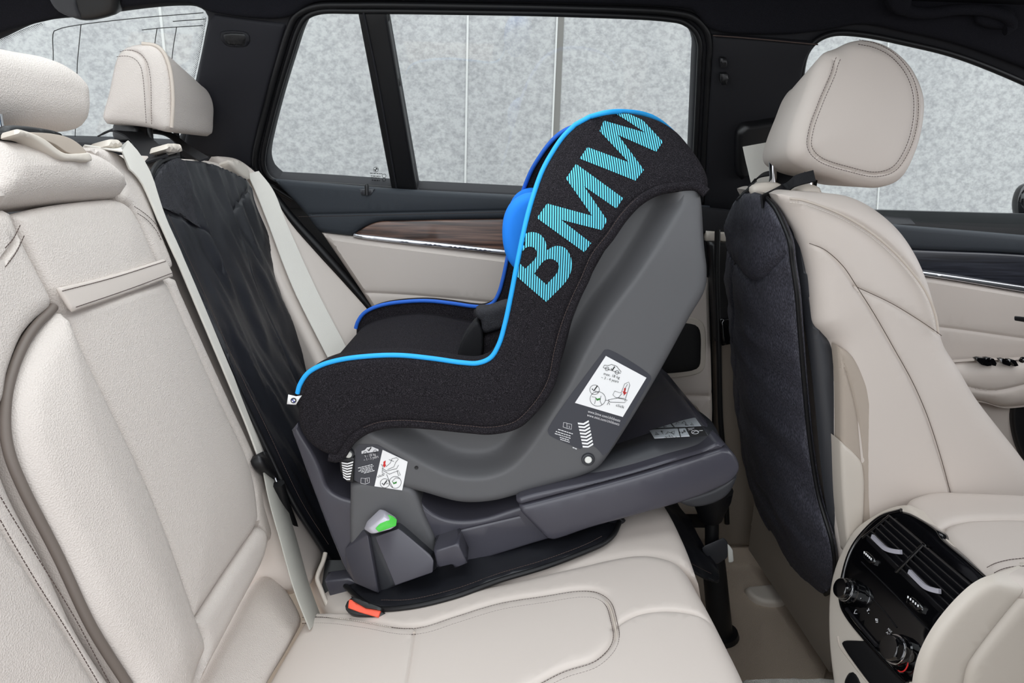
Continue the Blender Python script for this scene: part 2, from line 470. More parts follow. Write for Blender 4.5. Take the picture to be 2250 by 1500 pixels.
BLUED = mat('deep blue piping', srgb(46, 108, 214), .6, spec=.3)
SILVER = mat('silver plastic', srgb(190, 188, 198), .3, .25)
GREEN = mat('green plastic', srgb(70, 190, 62), .4)
RED = mat('orange red button', srgb(238, 92, 66), .45)
WHITE = mat('white label', srgb(240, 240, 240), .5)
WHITEP = mat('white plastic', srgb(228, 228, 222), .4)
PRINT = mat('white print', srgb(222, 222, 224), .6)
INK = mat('black print', srgb(28, 28, 30), .6)
INKR = mat('red print', srgb(205, 40, 36), .6)
INKG = mat('green print', srgb(40, 130, 40), .6)
STICK = mat('dark sticker', srgb(58, 59, 66), .38)
FOIL = mat('silver sticker', srgb(206, 212, 217), .35)
CARPET = grain(mat('brown grey carpet', srgb(186, 170, 153), 1., spec=.05), 800, .8, 'noise', dist=.002, col2=srgb(206, 190, 172), mix=.55)
MATC = grain(mat('light grey floor mat', srgb(206, 203, 196), 1., spec=.05), 600, .9, 'noise', dist=.003)
def wood(name, a, b, c):
    m = mat(name, a, .3, coat=.3); L = m.node_tree.links.new; bs = m.node_tree.nodes['Principled BSDF']
    tc = N_(m, 'ShaderNodeTexCoord'); mp = N_(m, 'ShaderNodeMapping'); mp.inputs['Scale'].default_value = (4, 4, 95); mp.inputs['Rotation'].default_value = (0, .07, 0)
    n = N_(m, 'ShaderNodeTexNoise'); n.inputs['Scale'].default_value = 1.6; n.inputs['Detail'].default_value = 5; n.inputs['Distortion'].default_value = .6
    r = N_(m, 'ShaderNodeValToRGB'); r.color_ramp.elements[0].position = .33; r.color_ramp.elements[1].position = .7
    r.color_ramp.elements[0].color = a; r.color_ramp.elements[1].color = c; e = r.color_ramp.elements.new(.52); e.color = b
    L(tc.outputs['Object'], mp.inputs[0]); L(mp.outputs[0], n.inputs[0]); L(n.outputs[0], r.inputs[0]); L(r.outputs[0], bs.inputs['Base Color'])
    return m
WOOD = wood('dark streaked wood', srgb(38, 27, 24), srgb(92, 66, 55), srgb(128, 96, 80))
WOODB = wood('near black wood', srgb(24, 25, 30), srgb(40, 42, 50), srgb(58, 61, 70))
def stripes_mat():
    m = mat('cyan striped print', srgb(86, 196, 226), .7, spec=.15); L = m.node_tree.links.new; bs = m.node_tree.nodes['Principled BSDF']
    g = N_(m, 'ShaderNodeNewGeometry'); s = N_(m, 'ShaderNodeSeparateXYZ'); L(g.outputs['Position'], s.inputs[0])
    # stripes run upright, leaning over a little towards the crown of the seat
    z = N_(m, 'ShaderNodeMapRange'); z.inputs[1].default_value = .98; z.inputs[2].default_value = 1.12; z.inputs[3].default_value = 0; z.inputs[4].default_value = .016
    z.interpolation_type = 'SMOOTHSTEP'; L(s.outputs['Z'], z.inputs[0])
    a = N_(m, 'ShaderNodeMath', operation='ADD'); L(s.outputs['X'], a.inputs[0]); L(z.outputs[0], a.inputs[1])
    d = N_(m, 'ShaderNodeMath', operation='DIVIDE'); L(a.outputs[0], d.inputs[0]); d.inputs[1].default_value = .00335
    f = N_(m, 'ShaderNodeMath', operation='FRACT'); L(d.outputs[0], f.inputs[0])
    c = N_(m, 'ShaderNodeMath', operation='LESS_THAN'); L(f.outputs[0], c.inputs[0]); c.inputs[1].default_value = .58
    mx = N_(m, 'ShaderNodeMix', data_type='RGBA'); L(c.outputs[0], mx.inputs['Factor'])
    mx.inputs['A'].default_value = srgb(24, 22, 25); mx.inputs['B'].default_value = srgb(100, 208, 232)
    L(mx.outputs['Result'], bs.inputs['Base Color']); return m
STRIPE = stripes_mat()
def glass():
    m = bpy.data.materials.new('window glass'); m.use_nodes = True; nt = m.node_tree; nt.nodes.clear()
    o = nt.nodes.new('ShaderNodeOutputMaterial'); t = nt.nodes.new('ShaderNodeBsdfTransparent'); g = nt.nodes.new('ShaderNodeBsdfGlossy')
    t.inputs[0].default_value = (.95, .97, .97, 1); g.inputs['Roughness'].default_value = .02; g.inputs[0].default_value = (1, 1, 1, 1)
    mx = nt.nodes.new('ShaderNodeMixShader'); mx.inputs[0].default_value = .04
    nt.links.new(t.outputs[0], mx.inputs[1]); nt.links.new(g.outputs[0], mx.inputs[2]); nt.links.new(mx.outputs[0], o.inputs[0]); return m
GLASS = glass()
def concrete():
    m = mat('pale concrete', srgb(188, 188, 186), .9, spec=.2); L = m.node_tree.links.new; bs = m.node_tree.nodes['Principled BSDF']
    tc = N_(m, 'ShaderNodeTexCoord')
    n1 = N_(m, 'ShaderNodeTexNoise'); n1.inputs['Scale'].default_value = 42; n1.inputs['Detail'].default_value = 8; n1.inputs['Roughness'].default_value = .65
    mpn = N_(m, 'ShaderNodeMapping'); mpn.inputs['Scale'].default_value = (1, 1, 1.25)
    n2 = N_(m, 'ShaderNodeTexNoise'); n2.inputs['Scale'].default_value = 2.2; n2.inputs['Detail'].default_value = 3
    mp2 = N_(m, 'ShaderNodeMapping'); mp2.inputs['Scale'].default_value = (1.6, 1, .35)
    L(tc.outputs['Object'], mpn.inputs[0]); L(mpn.outputs[0], n1.inputs[0]); L(tc.outputs['Object'], mp2.inputs[0]); L(mp2.outputs[0], n2.inputs[0])
    r1 = N_(m, 'ShaderNodeValToRGB'); r1.color_ramp.elements[0].position = .34; r1.color_ramp.elements[1].position = .60
    r1.color_ramp.elements[0].color = srgb(152, 152, 152); r1.color_ramp.elements[1].color = srgb(182, 182, 180)
    r2 = N_(m, 'ShaderNodeValToRGB'); r2.color_ramp.elements[0].position = .3; r2.color_ramp.elements[1].position = .7
    r2.color_ramp.elements[0].color = (.86, .86, .87, 1); r2.color_ramp.elements[1].color = (1, 1, 1, 1)
    mx = N_(m, 'ShaderNodeMix', data_type='RGBA', blend_type='MULTIPLY'); mx.inputs['Factor'].default_value = 1
    L(n1.outputs[0], r1.inputs[0]); L(n2.outputs[0], r2.inputs[0]); L(r1.outputs[0], mx.inputs['A']); L(r2.outputs[0], mx.inputs['B'])
    L(mx.outputs['Result'], bs.inputs['Base Color'])
    bp = N_(m, 'ShaderNodeBump'); bp.inputs['Strength'].default_value = .3; bp.inputs['Distance'].default_value = .004; L(n1.outputs[0], bp.inputs['Height']); L(bp.outputs[0], bs.inputs['Normal'])
    return m
CONC = concrete()
JOINT = mat('pale joint', srgb(198, 198, 195), .9, spec=.1)
JOINTD = mat('dark joint', srgb(120, 118, 114), .9, spec=.1)
# ------------------------------------------------------------------ outside
def struct(o, label=None):
    o['kind'] = 'structure'
    if label: o['label'] = label
    return o
V, Fs = box_geo((0, 3.45, 1.2), (6, 0, 0), (0, .15, 0), (0, 0, 2.2), .0)
wall_out = struct(mesh_obj('wall_outside', V, Fs, CONC, smooth=False), 'pale grey concrete wall outside the car windows')
WS = side(3.3)
def joint(x, w_, m, off):
    a, b = at_y(x[0], x[1], 3.3), at_y(x[2], x[3], 3.3); dx = (b[0] - a[0]) / (b[2] - a[2])
    za, zb = -.6, 2.4
    P = np.array([[a[0] + dx * (z - a[2]), 3.3 - off, z] for z in (za, zb)])
    V, Fs = strap_geo(P, (1, 0, 0), w_, .006); mesh_obj('wall_joint', V, Fs, m, wall_out, smooth=False)
joint((1028, 30, 1022, 418), .009, JOINT, .002)
joint((352, 20, 360, 95), .011, JOINT, .002)
joint((1930, 415, 1925, 490), .007, JOINT, .002)
joint((1232, 40, 1221, 300), .030, JOINTD, .001)
joint((1224, 40, 1213, 300), .008, JOINT, .004)
V, Fs = box_geo((0, 0, -.42), (6, 0, 0), (0, 6, 0), (0, 0, .05), 0)
struct(mesh_obj('floor_outside', V, Fs, grain(mat('grey paving', srgb(150, 150, 148), .95), 30, .3, 'noise', dist=.004), smooth=False), 'grey paving outside the car')

# ------------------------------------------------------------------ left side of the body
UP = Surf((0, 1.575, .95), (1, 0, 0), (0, -.165, .35))
QUARTER = [(788, 30, 1), (733, 31), (700, 32), (677, 43), (663, 67), (643, 127), (617, 213), (597, 290), (587, 337), (586, 360), (593, 381), (610, 397, 1), (700, 402), (862, 413, 1)]
MAIN = [(848, 30, 1), (1000, 32), (1250, 37), (1460, 47), (1497, 55), (1520, 73), (1529, 97), (1528, 133), (1522, 267), (1514, 446, 1), (1140, 428), (917, 417, 1)]
FRONT = [(1830, 81), (1890, 83), (1993, 103), (2100, 130), (2250, 190), (2420, 275), (2560, 380), (2560, 555, 1), (2250, 518), (1967, 494), (1752, 474, 1), (1757, 300), (1768, 160), (1780, 118), (1800, 95)]
REAR = [(-190, 190, 1), (-100, 130), (0, 87), (80, 52), (197, 38), (253, 30), (333, 20), (393, 16), (430, 18), (447, 27), (453, 38), (447, 77), (435, 137), (415, 225), (392, 300), (375, 325, 1), (200, 318), (-190, 310, 1)]
def upx(pts): return UP.tr(pts, True, 9)
holes = [upx(q) for q in (QUARTER, MAIN, FRONT, REAR)]
Lv = .43
body = puff('wall_left', TRIM, UP, np.array([(-1.65, -.06), (1.75, -.06), (1.75, Lv), (-1.65, Lv)]), thick=.055, r=.012, res=.09, holes=holes, rings=3)
struct(body, 'black left side of the car body with pillars and window openings')
# headliner covering of the roof rail and roof (dark cloth)
roof = puff('ceiling', CLOTH, Surf((0, 1.40, 1.325), (1, 0, 0), (0, -1, .06), flip=False), np.array([(-1.6, -.05), (1.32, -.05), (1.32, 1.25), (-1.6, 1.25)]), thick=.03, r=.01, res=.12,
            holes=[np.array([(-.80, .14), (.24, .14), (.24, .95), (-.80, .95)])])  # sunroof opening added so daylight reaches the rear seats
struct(roof, 'black headliner under the roof round an added glass sunroof')
rg = mesh_obj('added_sunroof', *puff_geo(Surf((0, 1.40, 1.325), (1, 0, 0), (0, -1, .06)), np.array([(-.81, .13), (.25, .13), (.25, .96), (-.81, .96)]), thick=.004, r=0, res=.4, lift=-.028), GLASS, smooth=False)  # unseen pane closing the added roof opening
struct(rg, 'unseen glass sunroof added to let daylight onto the rear seats')
def pane(name, i, px, label, off=-.034):
    g = puff(name, GLASS, UP, holes[i] * 1.0 if px is None else upx(px), thick=.004, r=0, res=.2, lift=off); return struct(g, label)
def grow(p, d):
    c = p.mean(0); v = p - c; return c + v * (1 + d / np.linalg.norm(v, axis=1))[:, None]
for n_, i, lb in (('window_1', 0, 'rear door quarter window beside the black divider bar'), ('window_2', 1, 'large rear door side window'),
                  ('window_3', 2, 'front door side window behind the front headrest'), ('window_4', 3, 'cargo area side window behind the rear headrests')):
    V, Fs = puff_geo(UP, grow(holes[i], .006), thick=.004, r=0, res=.2, lift=-.036)
    wobj = struct(mesh_obj(n_, V, Fs, GLASS, smooth=False), lb)
    if i == 3: rear_win = wobj
    if i == 0: quarter_win = wobj
# rubber seals round the openings
def seal(pts, r, m=RUBBER, off=.004, name='window_seal', closed=False, surf=UP):
    return tube(name, m, surf.line(pts, off, 7, closed), r, body)
seal([(862, 413), (700, 402), (612, 398), (590, 385), (579, 360), (580, 335), (590, 287), (610, 210), (636, 124), (656, 64), (672, 38), (700, 25), (788, 23), (1000, 25), (1250, 30), (1462, 40), (1502, 48), (1528, 70), (1537, 97), (1536, 133), (1530, 267), (1521, 446)], .0055)
seal([(645, 436), (610, 415), (575, 392), (562, 362), (563, 335), (574, 284), (594, 207), (618, 122), (637, 62), (652, 33), (690, 14), (780, 10), (1000, 12), (1250, 17), (1475, 26), (1520, 36), (1548, 62), (1558, 97), (1556, 140), (1549, 267), (1540, 440)], .007)
seal([(1757, 300), (1760, 160), (1772, 112), (1795, 86), (1830, 72), (1890, 74), (1993, 94), (2100, 121), (2250, 181), (2420, 266)], .006)
# divider bar of the rear door window
DIV = [(786, 22, 1), (849, 22, 1), (918, 425, 1), (862, 421, 1)]
puff('window_divider', RUBBER, UP, upx(DIV), body, thick=.03, r=.006, res=.03, lift=.006)
tube('divider_edge', TRIM, UP.line([(800, 24), (832, 180), (874, 420)], .0075, 10), .0022, body)
# C pillar cover with its recessed lamp, and the B pillar cover
CP_ = [(465, 28, 1), (520, 36), (632, 50, 1), (612, 120), (588, 205), (568, 284), (556, 340), (556, 372, 1), (500, 352), (400, 330, 1), (425, 215), (445, 110), (461, 45)]
puff('trim_1', grain(mat('black pillar cover', srgb(31, 31, 36), .7, spec=.3), 1500, .25, 'noise', dist=.0005), UP, upx(CP_), body, thick=.02, r=.008, res=.02, lift=.004, bulge=.004, bl=.03)
puff('pillar_lamp', BLACKP, UP, upx([(492, 72), (543, 72), (547, 78), (545, 95), (520, 97), (500, 93), (492, 82)]), body, thick=.01, r=.004, res=.01, lift=.012)
puff('pillar_lamp_rim', TRIM, UP, upx([(486, 69), (545, 69), (551, 77), (549, 97), (520, 101), (497, 97), (487, 83)]), body, thick=.01, r=.003, res=.01, lift=.0095)
BP_ = [(1562, 74, 1), (1600, 75), (1790, 90, 1), (1772, 120), (1760, 165), (1750, 300), (1744, 480, 1), (1545, 455, 1), (1552, 267), (1560, 140), (1562, 97)]
puff('trim_2', grain(mat('black centre pillar cover', srgb(26, 26, 30), .65, spec=.3), 1500, .2, 'noise', dist=.0005), UP, upx(BP_), body, thick=.02, r=.008, res=.02, lift=.012, bulge=.006, bl=.03)
tube('headliner_seam', THREAD_D, UP.line([(1562, 72), (1640, 78), (1790, 92)], .018, 8), .0012, body)
# roof rail roll in cloth above the windows
puff('roof_rail', CLOTH, UP, upx([(-300, -60, 1), (2700, -60, 1), (2700, 330, 1), (2430, 225), (2250, 150), (2100, 96), (1990, 70), (1890, 52), (1800, 66), (1700, 74), (1560, 62), (1520, 22), (1475, 14), (1250, 5), (1000, 1), (780, 0), (690, 5), (640, 34), (600, 40), (465, 24), (430, 8), (380, 5), (200, 26), (0, 72), (-300, 190, 1)]), body, thick=.03, r=.012, res=.03, lift=.016)

# lower body: inner panel behind doors, floor, sill
V, Fs = box_geo((.05, 1.66, .47), (1.7, 0, 0), (0, .02, 0), (0, 0, .46), .0)
mesh_obj('lower_body_panel', V, Fs, BLACKP, body, smooth=False)
FL = Surf((0, 0, .085), (1, 0, 0), (0, 1, 0))
floor = puff('floor', CARPET, FL, np.array([(-1.6, .15), (1.4, .15), (1.4, 1.64), (-1.6, 1.64)]), thick=.06, r=0, res=.08)
struct(floor, 'brown grey carpeted floor of the car')
# centre tunnel hump
def tun(u, v): return .11 * np.exp(-((v - .80) / .17) ** 4)
V, Fs = puff_geo(Surf((0, 0, .087), (1, 0, 0), (0, 1, 0), tun), np.array([(-.2, .5), (1.2, .5), (1.2, 1.1), (-.2, 1.1)]), thick=.02, r=0, res=.03)
mesh_obj('tunnel_cover', V, Fs, CARPET, floor)

# right side of the car: front door and centre pillar, beside the open rear door
V, Fs = box_geo((1.10, .10, .52), (.74, 0, 0), (0, .04, 0), (0, 0, .43), .01)
wr_ = struct(mesh_obj('wall_right', V, Fs, TRIM), 'right side of the car body in front of the open rear door')
V, Fs = box_geo((.46, .17, 1.12), (.07, 0, 0), (0, .03, 0), (0, 0, .20), .01); mesh_obj('centre_pillar', V, Fs, TRIM, wr_)
V, Fs = box_geo((1.62, .85, .50), (.16, 0, 0), (0, .74, 0), (0, 0, .42), .05)
struct(mesh_obj('wall_front', V, Fs, TRIM), 'black dashboard and bulkhead at the front of the car')
# ------------------------------------------------------------------ rear door
DR = Surf((0, 1.545, .95), (1, 0, 0), (0, 0, 1))
d1 = struct(thing('door_1', 'rear left door with dark top, streaked wood and beige panel', 'door', (0, 1.55, .2)))
del d1['category']
def dpuff(name, m, pts, par, surf=DR, **k): return puff(name, m, surf, surf.tr(pts, True, 9), par, **k)
dpuff('door_top', DOORTOP, [(600, 393, 1), (700, 401), (862, 414), (1140, 429), (1560, 452, 1), (1560, 490, 1), (1300, 478), (1113, 481), (900, 485), (827, 489), (790, 506), (778, 518, 1), (703, 510, 1), (660, 455)], d1, thick=.05, r=.012, res=.02, lift=.012,
      grooves=[(DR.tr([(655, 471), (760, 469), (900, 466), (1133, 461), (1300, 460)], False), .003, .003)])
stitches('stitching', THREAD_D, [DR.line([(660, 475), (760, 473), (900, 470), (1133, 465), (1300, 464)], .0125)], d1)
dpuff('wood_trim', WOOD, [(778, 515, 1), (792, 505), (827, 488), (900, 484), (1113, 480), (1540, 478, 1), (1540, 600, 1), (1113, 549)], d1, thick=.03, r=.004, res=.03, lift=.010)
dpuff('chrome_strip', ALU, [(780, 512, 1), (1113, 548), (1540, 598, 1), (1540, 608, 1), (1113, 557), (800, 523), (778, 518, 1)], d1, thick=.03, r=.003, res=.02, lift=.016)
dpuff('door_panel', LEATHER2, [(703, 507, 1), (778, 518), (1113, 560), (1558, 611, 1), (1566, 900, 1), (1560, 1130, 1), (860, 1120, 1), (860, 760), (825, 690), (760, 590)], d1, thick=.04, r=.014, res=.02, lift=.008,
      grooves=[(DR.tr([(806, 640), (900, 645), (1085, 662), (1300, 690)], False), .004, .004), (DR.tr([(1085, 845), (1300, 850), (1450, 862), (1560, 866)], False), .005, .007)],
      disp=lambda u, v: .012 * sstep(.86, .70, v))
stitches('panel_stitching', THREAD_L, [DR.line([(800, 635), (900, 640), (1085, 657), (1300, 684)], .0105), DR.line([(806, 645), (900, 650), (1085, 667), (1300, 695)], .0105)], d1)
dpuff('pull_pocket', BLACKP, [(1340, 705), (1500, 702), (1530, 712), (1536, 770), (1532, 800), (1515, 810), (1340, 800)], d1, thick=.03, r=.008, res=.02, lift=.026)
puff('pocket_rim', PLBEIGE, DR, DR.tr([(1330, 695), (1505, 692), (1538, 704), (1545, 770), (1540, 806), (1520, 818), (1330, 810)]), d1, thick=.02, r=.004, res=.03, lift=.024)
dpuff('armrest', LEATHER2, [(1100, 860), (1300, 862), (1480, 866), (1520, 880), (1530, 920), (1490, 960), (1300, 985), (1100, 985)], d1, thick=.04, r=.03, res=.02, lift=.055)
dpuff('door_pocket', PLBEIGE, [(900, 1000), (1300, 1000), (1540, 985), (1556, 1020), (1556, 1120, 1), (900, 1120, 1)], d1, thick=.04, r=.02, res=.03, lift=.03)
# sill, seal and lower B pillar (beige, shade painted into the foot's colour, black at the belt anchor)
dpuff('pillar_foot', SHADED_LINING, [(1571, 640, 1), (1640, 640, 1), (1650, 900), (1665, 1200, 1), (1580, 1200, 1), (1576, 900)], body, thick=.05, r=.014, res=.03, lift=.005)
dpuff('pillar_belt', PLBEIGE, [(1545, 505, 1), (1640, 512, 1), (1640, 532, 1), (1545, 527, 1)], body, thick=.03, r=.005, res=.03, lift=.03)
dpuff('pillar_lower', BLACKP, [(1547, 527, 1), (1650, 532, 1), (1650, 715, 1), (1610, 735), (1575, 748), (1562, 742, 1), (1555, 640)], body, thick=.04, r=.010, res=.03, lift=.045)
dpuff('pillar_vent', GLOSS, [(1567, 690, 1), (1640, 688, 1), (1640, 712, 1), (1600, 740), (1572, 747, 1)], body, thick=.02, r=.004, res=.03, lift=.056)
dpuff('pillar_middle', TRIM, [(1530, 452, 1), (1690, 470, 1), (1690, 520, 1), (1535, 510, 1)], body, thick=.03, r=.006, res=.03, lift=.02)
seal([(1563, 500), (1562, 600), (1566, 740), (1570, 900), (1578, 1000), (1585, 1130)], .0065, surf=DR, off=.045, name='door_seal')
seal([(548, 372), (575, 402), (600, 430), (640, 480), (700, 545), (760, 612), (828, 694), (880, 760)], .011, surf=side(1.552), off=.0, name='door_seal')
# lock pin
lp = thing('door_lock_pin', 'small black lock pin on the dark rear door top below the window', 'lock pin', DR.P(DR.hit(806, 420), .03)[0])
puff('bezel', GREYD, DR, DR.tr(cor((793, 415), (825, 415), (817, 428), (797, 428))), lp, thick=.01, r=.002, res=.02, lift=.016)
q = at_y(806, 416, 1.53); lathe('pin', BLACKP, q, (0, 0, 1), [(-.012, .0045), (.006, .0045), (.010, .0038), (.012, .002)], lp, seg=14)
# etched marks on the quarter glass
EG = Surf(UP.o - UP.N * .031, UP.U, UP.V)
g = ribs(EG, [circ(826, 372, 5.5) + [(831.5, 372)], circ(844, 386, 4.2) + [(848.2, 386)], circ(844, 394, 3.6) + [(847.6, 394)]], .9, .0006)
V, Fs = decal_geo(EG, EG.tr(cor((826, 367), (831, 372), (826, 372)), True), .0006); g.add(V, Fs)
V, Fs = decal_geo(EG, EG.tr(cor((821, 372), (826, 372), (826, 377)), True), .0006); g.add(V, Fs)
for k_, a in enumerate(((813, 380, 27, 1.5), (815, 386, 21, 1.3), (815, 389.5, 21, 1.3), (817, 395, 18, 1.2))):
    g.add(*smallprint(EG, *a, 1.5, .0006, k_))
g.obj('etched_mark', INK, quarter_win, smooth=False)
# aerial wires in the cargo side window
RG = Surf(UP.o - UP.N * .031, UP.U, UP.V)
g = Geo()
for L in ([(117, 125), (119, 68), (135, 62), (178, 54), (300, 40), (447, 28)], [(178, 54), (170, 137)], [(112, 290), (117, 125)], [(165, 300), (170, 137)], [(312, 66), (350, 62), (447, 56)], [(345, 63), (340, 97), (320, 300)], [(388, 60), (380, 110), (372, 200)], [(380, 47), (450, 42)]):
    g.add(*tube_geo(RG.P(RG.tr(L, False, 10)), .0008, 5))
g.obj('aerial_wire', INK, rear_win)
# dotted ceramic edge
g = Geo()
rr = random.Random(3)
for L in ([(452, 40), (446, 77), (434, 137), (415, 215)], [(-20, 97), (20, 80), (60, 62), (90, 52)]):
    P = resamp(np.array(spl([tuple(p) for p in L], False, 4)), 3.6)
    tn = np.gradient(P, axis=0); tn /= np.hypot(tn[:, 0], tn[:, 1])[:, None]
    for j in range(4):
        for i, (p, t) in enumerate(zip(P, tn)):
            s_ = (-1 if L[0][0] > 100 else 1); n_ = np.array([-t[1], t[0]]) * (1 if L[0][0] > 100 else 1)
            c = p + n_ * j * 3.2 + t * (1.8 if j % 2 else 0)
            V, Fs = decal_geo(RG, RG.tr(circ(c[0], c[1], 1.3 - .28 * j, n=6), True, 50), .0); g.add(V[:len(V) // 2], [f for f in Fs if max(f) < len(V) // 2])
g.obj('ceramic_dots', INK, rear_win, smooth=False)

# ------------------------------------------------------------------ front door
DF = Surf((0, 1.56, .95), (1, 0, 0), (0, 0, 1))
d2 = struct(thing('door_2', 'front left door with near black wood and switches', 'door', (.9, 1.56, .2))); del d2['category']
def fpuff(name, m, pts, **k): return puff(name, m, DF, DF.tr(pts, True, 9), d2, **k)
fpuff('door_top', DOORTOP, [(1740, 470, 1), (1967, 493), (2250, 517), (2700, 560, 1), (2700, 606, 1), (2250, 558), (2020, 548), (1740, 530, 1)], thick=.05, r=.012, res=.03, lift=.014)
fpuff('wood_trim', WOODB, [(1740, 530, 1), (2020, 547), (2250, 558), (2700, 604, 1), (2700, 700, 1), (2250, 632), (2050, 600), (1740, 560, 1)], thick=.03, r=.006, res=.03, lift=.010)
fpuff('chrome_strip', ALU, [(1740, 556, 1), (2050, 598), (2250, 628), (2700, 697, 1), (2700, 712, 1), (2250, 641), (2050, 608), (1740, 566, 1)], thick=.03, r=.003, res=.02, lift=.018)
fpuff('door_panel', LEATHER2, [(1740, 566, 1), (2050, 608), (2250, 641), (2700, 712, 1), (2700, 1250, 1), (1900, 1250, 1), (1740, 900, 1)], thick=.04, r=.012, res=.03, lift=.008,
      grooves=[(DF.tr([(2040, 712), (2083, 717), (2170, 729), (2250, 740), (2500, 775)], False), .004, .004)], disp=lambda u, v: .02 * sstep(.84, .72, v))
stitches('stitching', THREAD_L, [DF.line([(2050, 709), (2083, 713), (2170, 724), (2250, 735)], .012), DF.line([(2050, 718), (2083, 722), (2170, 733), (2250, 745)], .012)], d2)
fpuff('handle_plate', PLBEIGE, [(2150, 668), (2165, 664), (2300, 676), (2300, 716), (2180, 706), (2160, 698)], thick=.02, r=.004, res=.03, lift=.024)
fpuff('door_handle', BLACKP, [(2204, 687, 1), (2300, 697, 1), (2300, 713, 1), (2203, 698, 1)], thick=.012, r=.003, res=.03, lift=.029)
fpuff('armrest', LEATHER2, [(2040, 790), (2100, 778), (2180, 776), (2400, 780), (2400, 900), (2250, 874), (2167, 878), (2130, 868), (2060, 850)], thick=.05, r=.035, res=.02, lift=.075,
      grooves=[(DF.tr([(2060, 825), (2133, 838), (2200, 826), (2260, 808)], False), .005, .006)])
sw = Surf(DF.o + DF.N * .077, DF.U, DF.V)
for pts in ([(2143, 787), (2163, 786), (2180, 797), (2178, 803), (2158, 802)], [(2164, 786), (2184, 788), (2190, 798), (2188, 804), (2178, 802)], [(2196, 788), (2215, 790), (2222, 801), (2218, 804), (2204, 800)], [(2215, 789), (2232, 792), (2238, 803), (2230, 805), (2222, 802)]):
    puff('window_switch', GLOSS, sw, sw.tr([(2.0 * (x - 2143) * .5 + 2143, y) for x, y in pts]), d2, thick=.012, r=.0009, res=.006, lift=.001)
lathe('mirror_knob', GLOSS, sw.P(sw.hit(2244, 793))[0], (0, -.5, .85), [(0, .006), (.008, .006), (.010, .004)], d2, seg=16)
fpuff('door_bin', BLACKP, [(2205, 878), (2300, 868), (2300, 1000), (2230, 1000)], thick=.02, r=.006, res=.03, lift=.04)
# outside mirror
mr = thing('side_mirror', 'black outside mirror beyond the front door window at the right edge', 'mirror', at_y(2262, 500, 1.80))
MS = side(1.74)
puff('mirror_housing', GLOSS, MS, MS.tr([(2256, 408), (2312, 400), (2342, 450), (2312, 512), (2260, 503), (2246, 484), (2240, 444)]), mr, thick=.035, r=.012, res=.01)
lathe('mirror_arm', GLOSS, at_y(2310, 492, 1.76), (0, -.55, -.84), [(0, .02), (.12, .024)], mr, seg=16)

# ------------------------------------------------------------------ fittings on the pillars and roof
hk = thing('coat_hook', 'small black coat hook on the centre pillar cover', 'hook', UP.P(UP.hit(1583, 150), .02)[0])
puff('hook_upper', BLACKP, UP, upx([(1577, 119), (1588, 119), (1591, 126), (1590, 140), (1576, 140), (1575, 126)]), hk, thick=.02, r=.004, res=.006, lift=.030)
puff('hook_lower', BLACKP, UP, upx([(1575, 151), (1590, 151), (1592, 160), (1588, 174), (1578, 175), (1574, 165)]), hk, thick=.02, r=.004, res=.006, lift=.036)
bc = thing('belt_height_adjuster', 'black belt height adjuster cover on the centre pillar beside the front headrest', 'belt adjuster', UP.P(UP.hit(1650, 380), .02)[0])
puff('cover', BLACKP, UP, upx([(1612, 275), (1622, 263), (1650, 258), (1720, 256), (1720, 330), (1700, 345), (1640, 340), (1636, 375), (1622, 382), (1612, 372), (1608, 320)]), bc, thick=.03, r=.012, res=.01, lift=.040, back_r=.003)
sb = thing('front_seat_belt', 'cream seat belt coming out of the centre pillar behind the front headrest', 'seat belt', at_y(1680, 430, 1.4))
P = curve3([at_y(1658, 318, 1.42), at_y(1668, 362, 1.40), at_y(1690, 440, 1.37), at_y(1735, 530, 1.33)], 8)
strap('webbing', BELT, P, (1, -.15, .1), .047, .002, sb)
gh = thing('roof_grab_handle', 'black grab handle on the roof rail above the front window', 'grab handle', UP.P(UP.hit(2140, 40), .03)[0])
P = UP.P(UP.tr([(1955, -8), (1975, 12), (2020, 18), (2090, 10), (2150, 14), (2195, 30), (2200, 48), (2185, 55)], False, 8), .035)
tube('handle_bar', CLOTH, P, .010, gh, seg=12)
puff('handle_bracket', CLOTH, UP, upx([(2130, 20), (2200, 8), (2216, 30), (2196, 56), (2150, 52), (2130, 42)]), gh, thick=.05, r=.010, res=.01, lift=.032)
puff('handle_foot', CLOTH, UP, upx([(1930, -30), (1980, -30), (1975, 20), (1945, 18)]), gh, thick=.05, r=.010, res=.01, lift=.045)
rh = thing('roof_net_catch', 'black roof handle above the cargo side window', 'handle', UP.P(UP.hit(195, 20), .03)[0])
puff('housing', BLACKP, UP, upx([(128, -30), (270, -30), (272, 12), (266, 25), (252, 30), (215, 38), (190, 37), (150, 18)]), rh, thick=.06, r=.012, res=.012, lift=.032)
puff('flap', GREYD, UP, upx([(128, -20), (180, -20), (190, 10), (196, 30), (160, 22), (140, 8)]), rh, thick=.02, r=.006, res=.012, lift=.037)
cc = thing('cargo_cover', 'black rolled cargo cover behind the rear seat backs', 'cargo cover', (-.72, .9, .985))
lathe('roller_case', TRIM, (-.70, .35, 1.0), (0, 1, 0), [(0, .02), (.002, .026), (1.13, .026), (1.132, .02)], cc, seg=20)
puff('end_cap', BLACKP, side(1.47), np.array([(-.735, .97), (-.66, .97), (-.655, 1.005), (-.69, 1.03), (-.735, 1.03)]), cc, thick=.03, r=.006, res=.02)
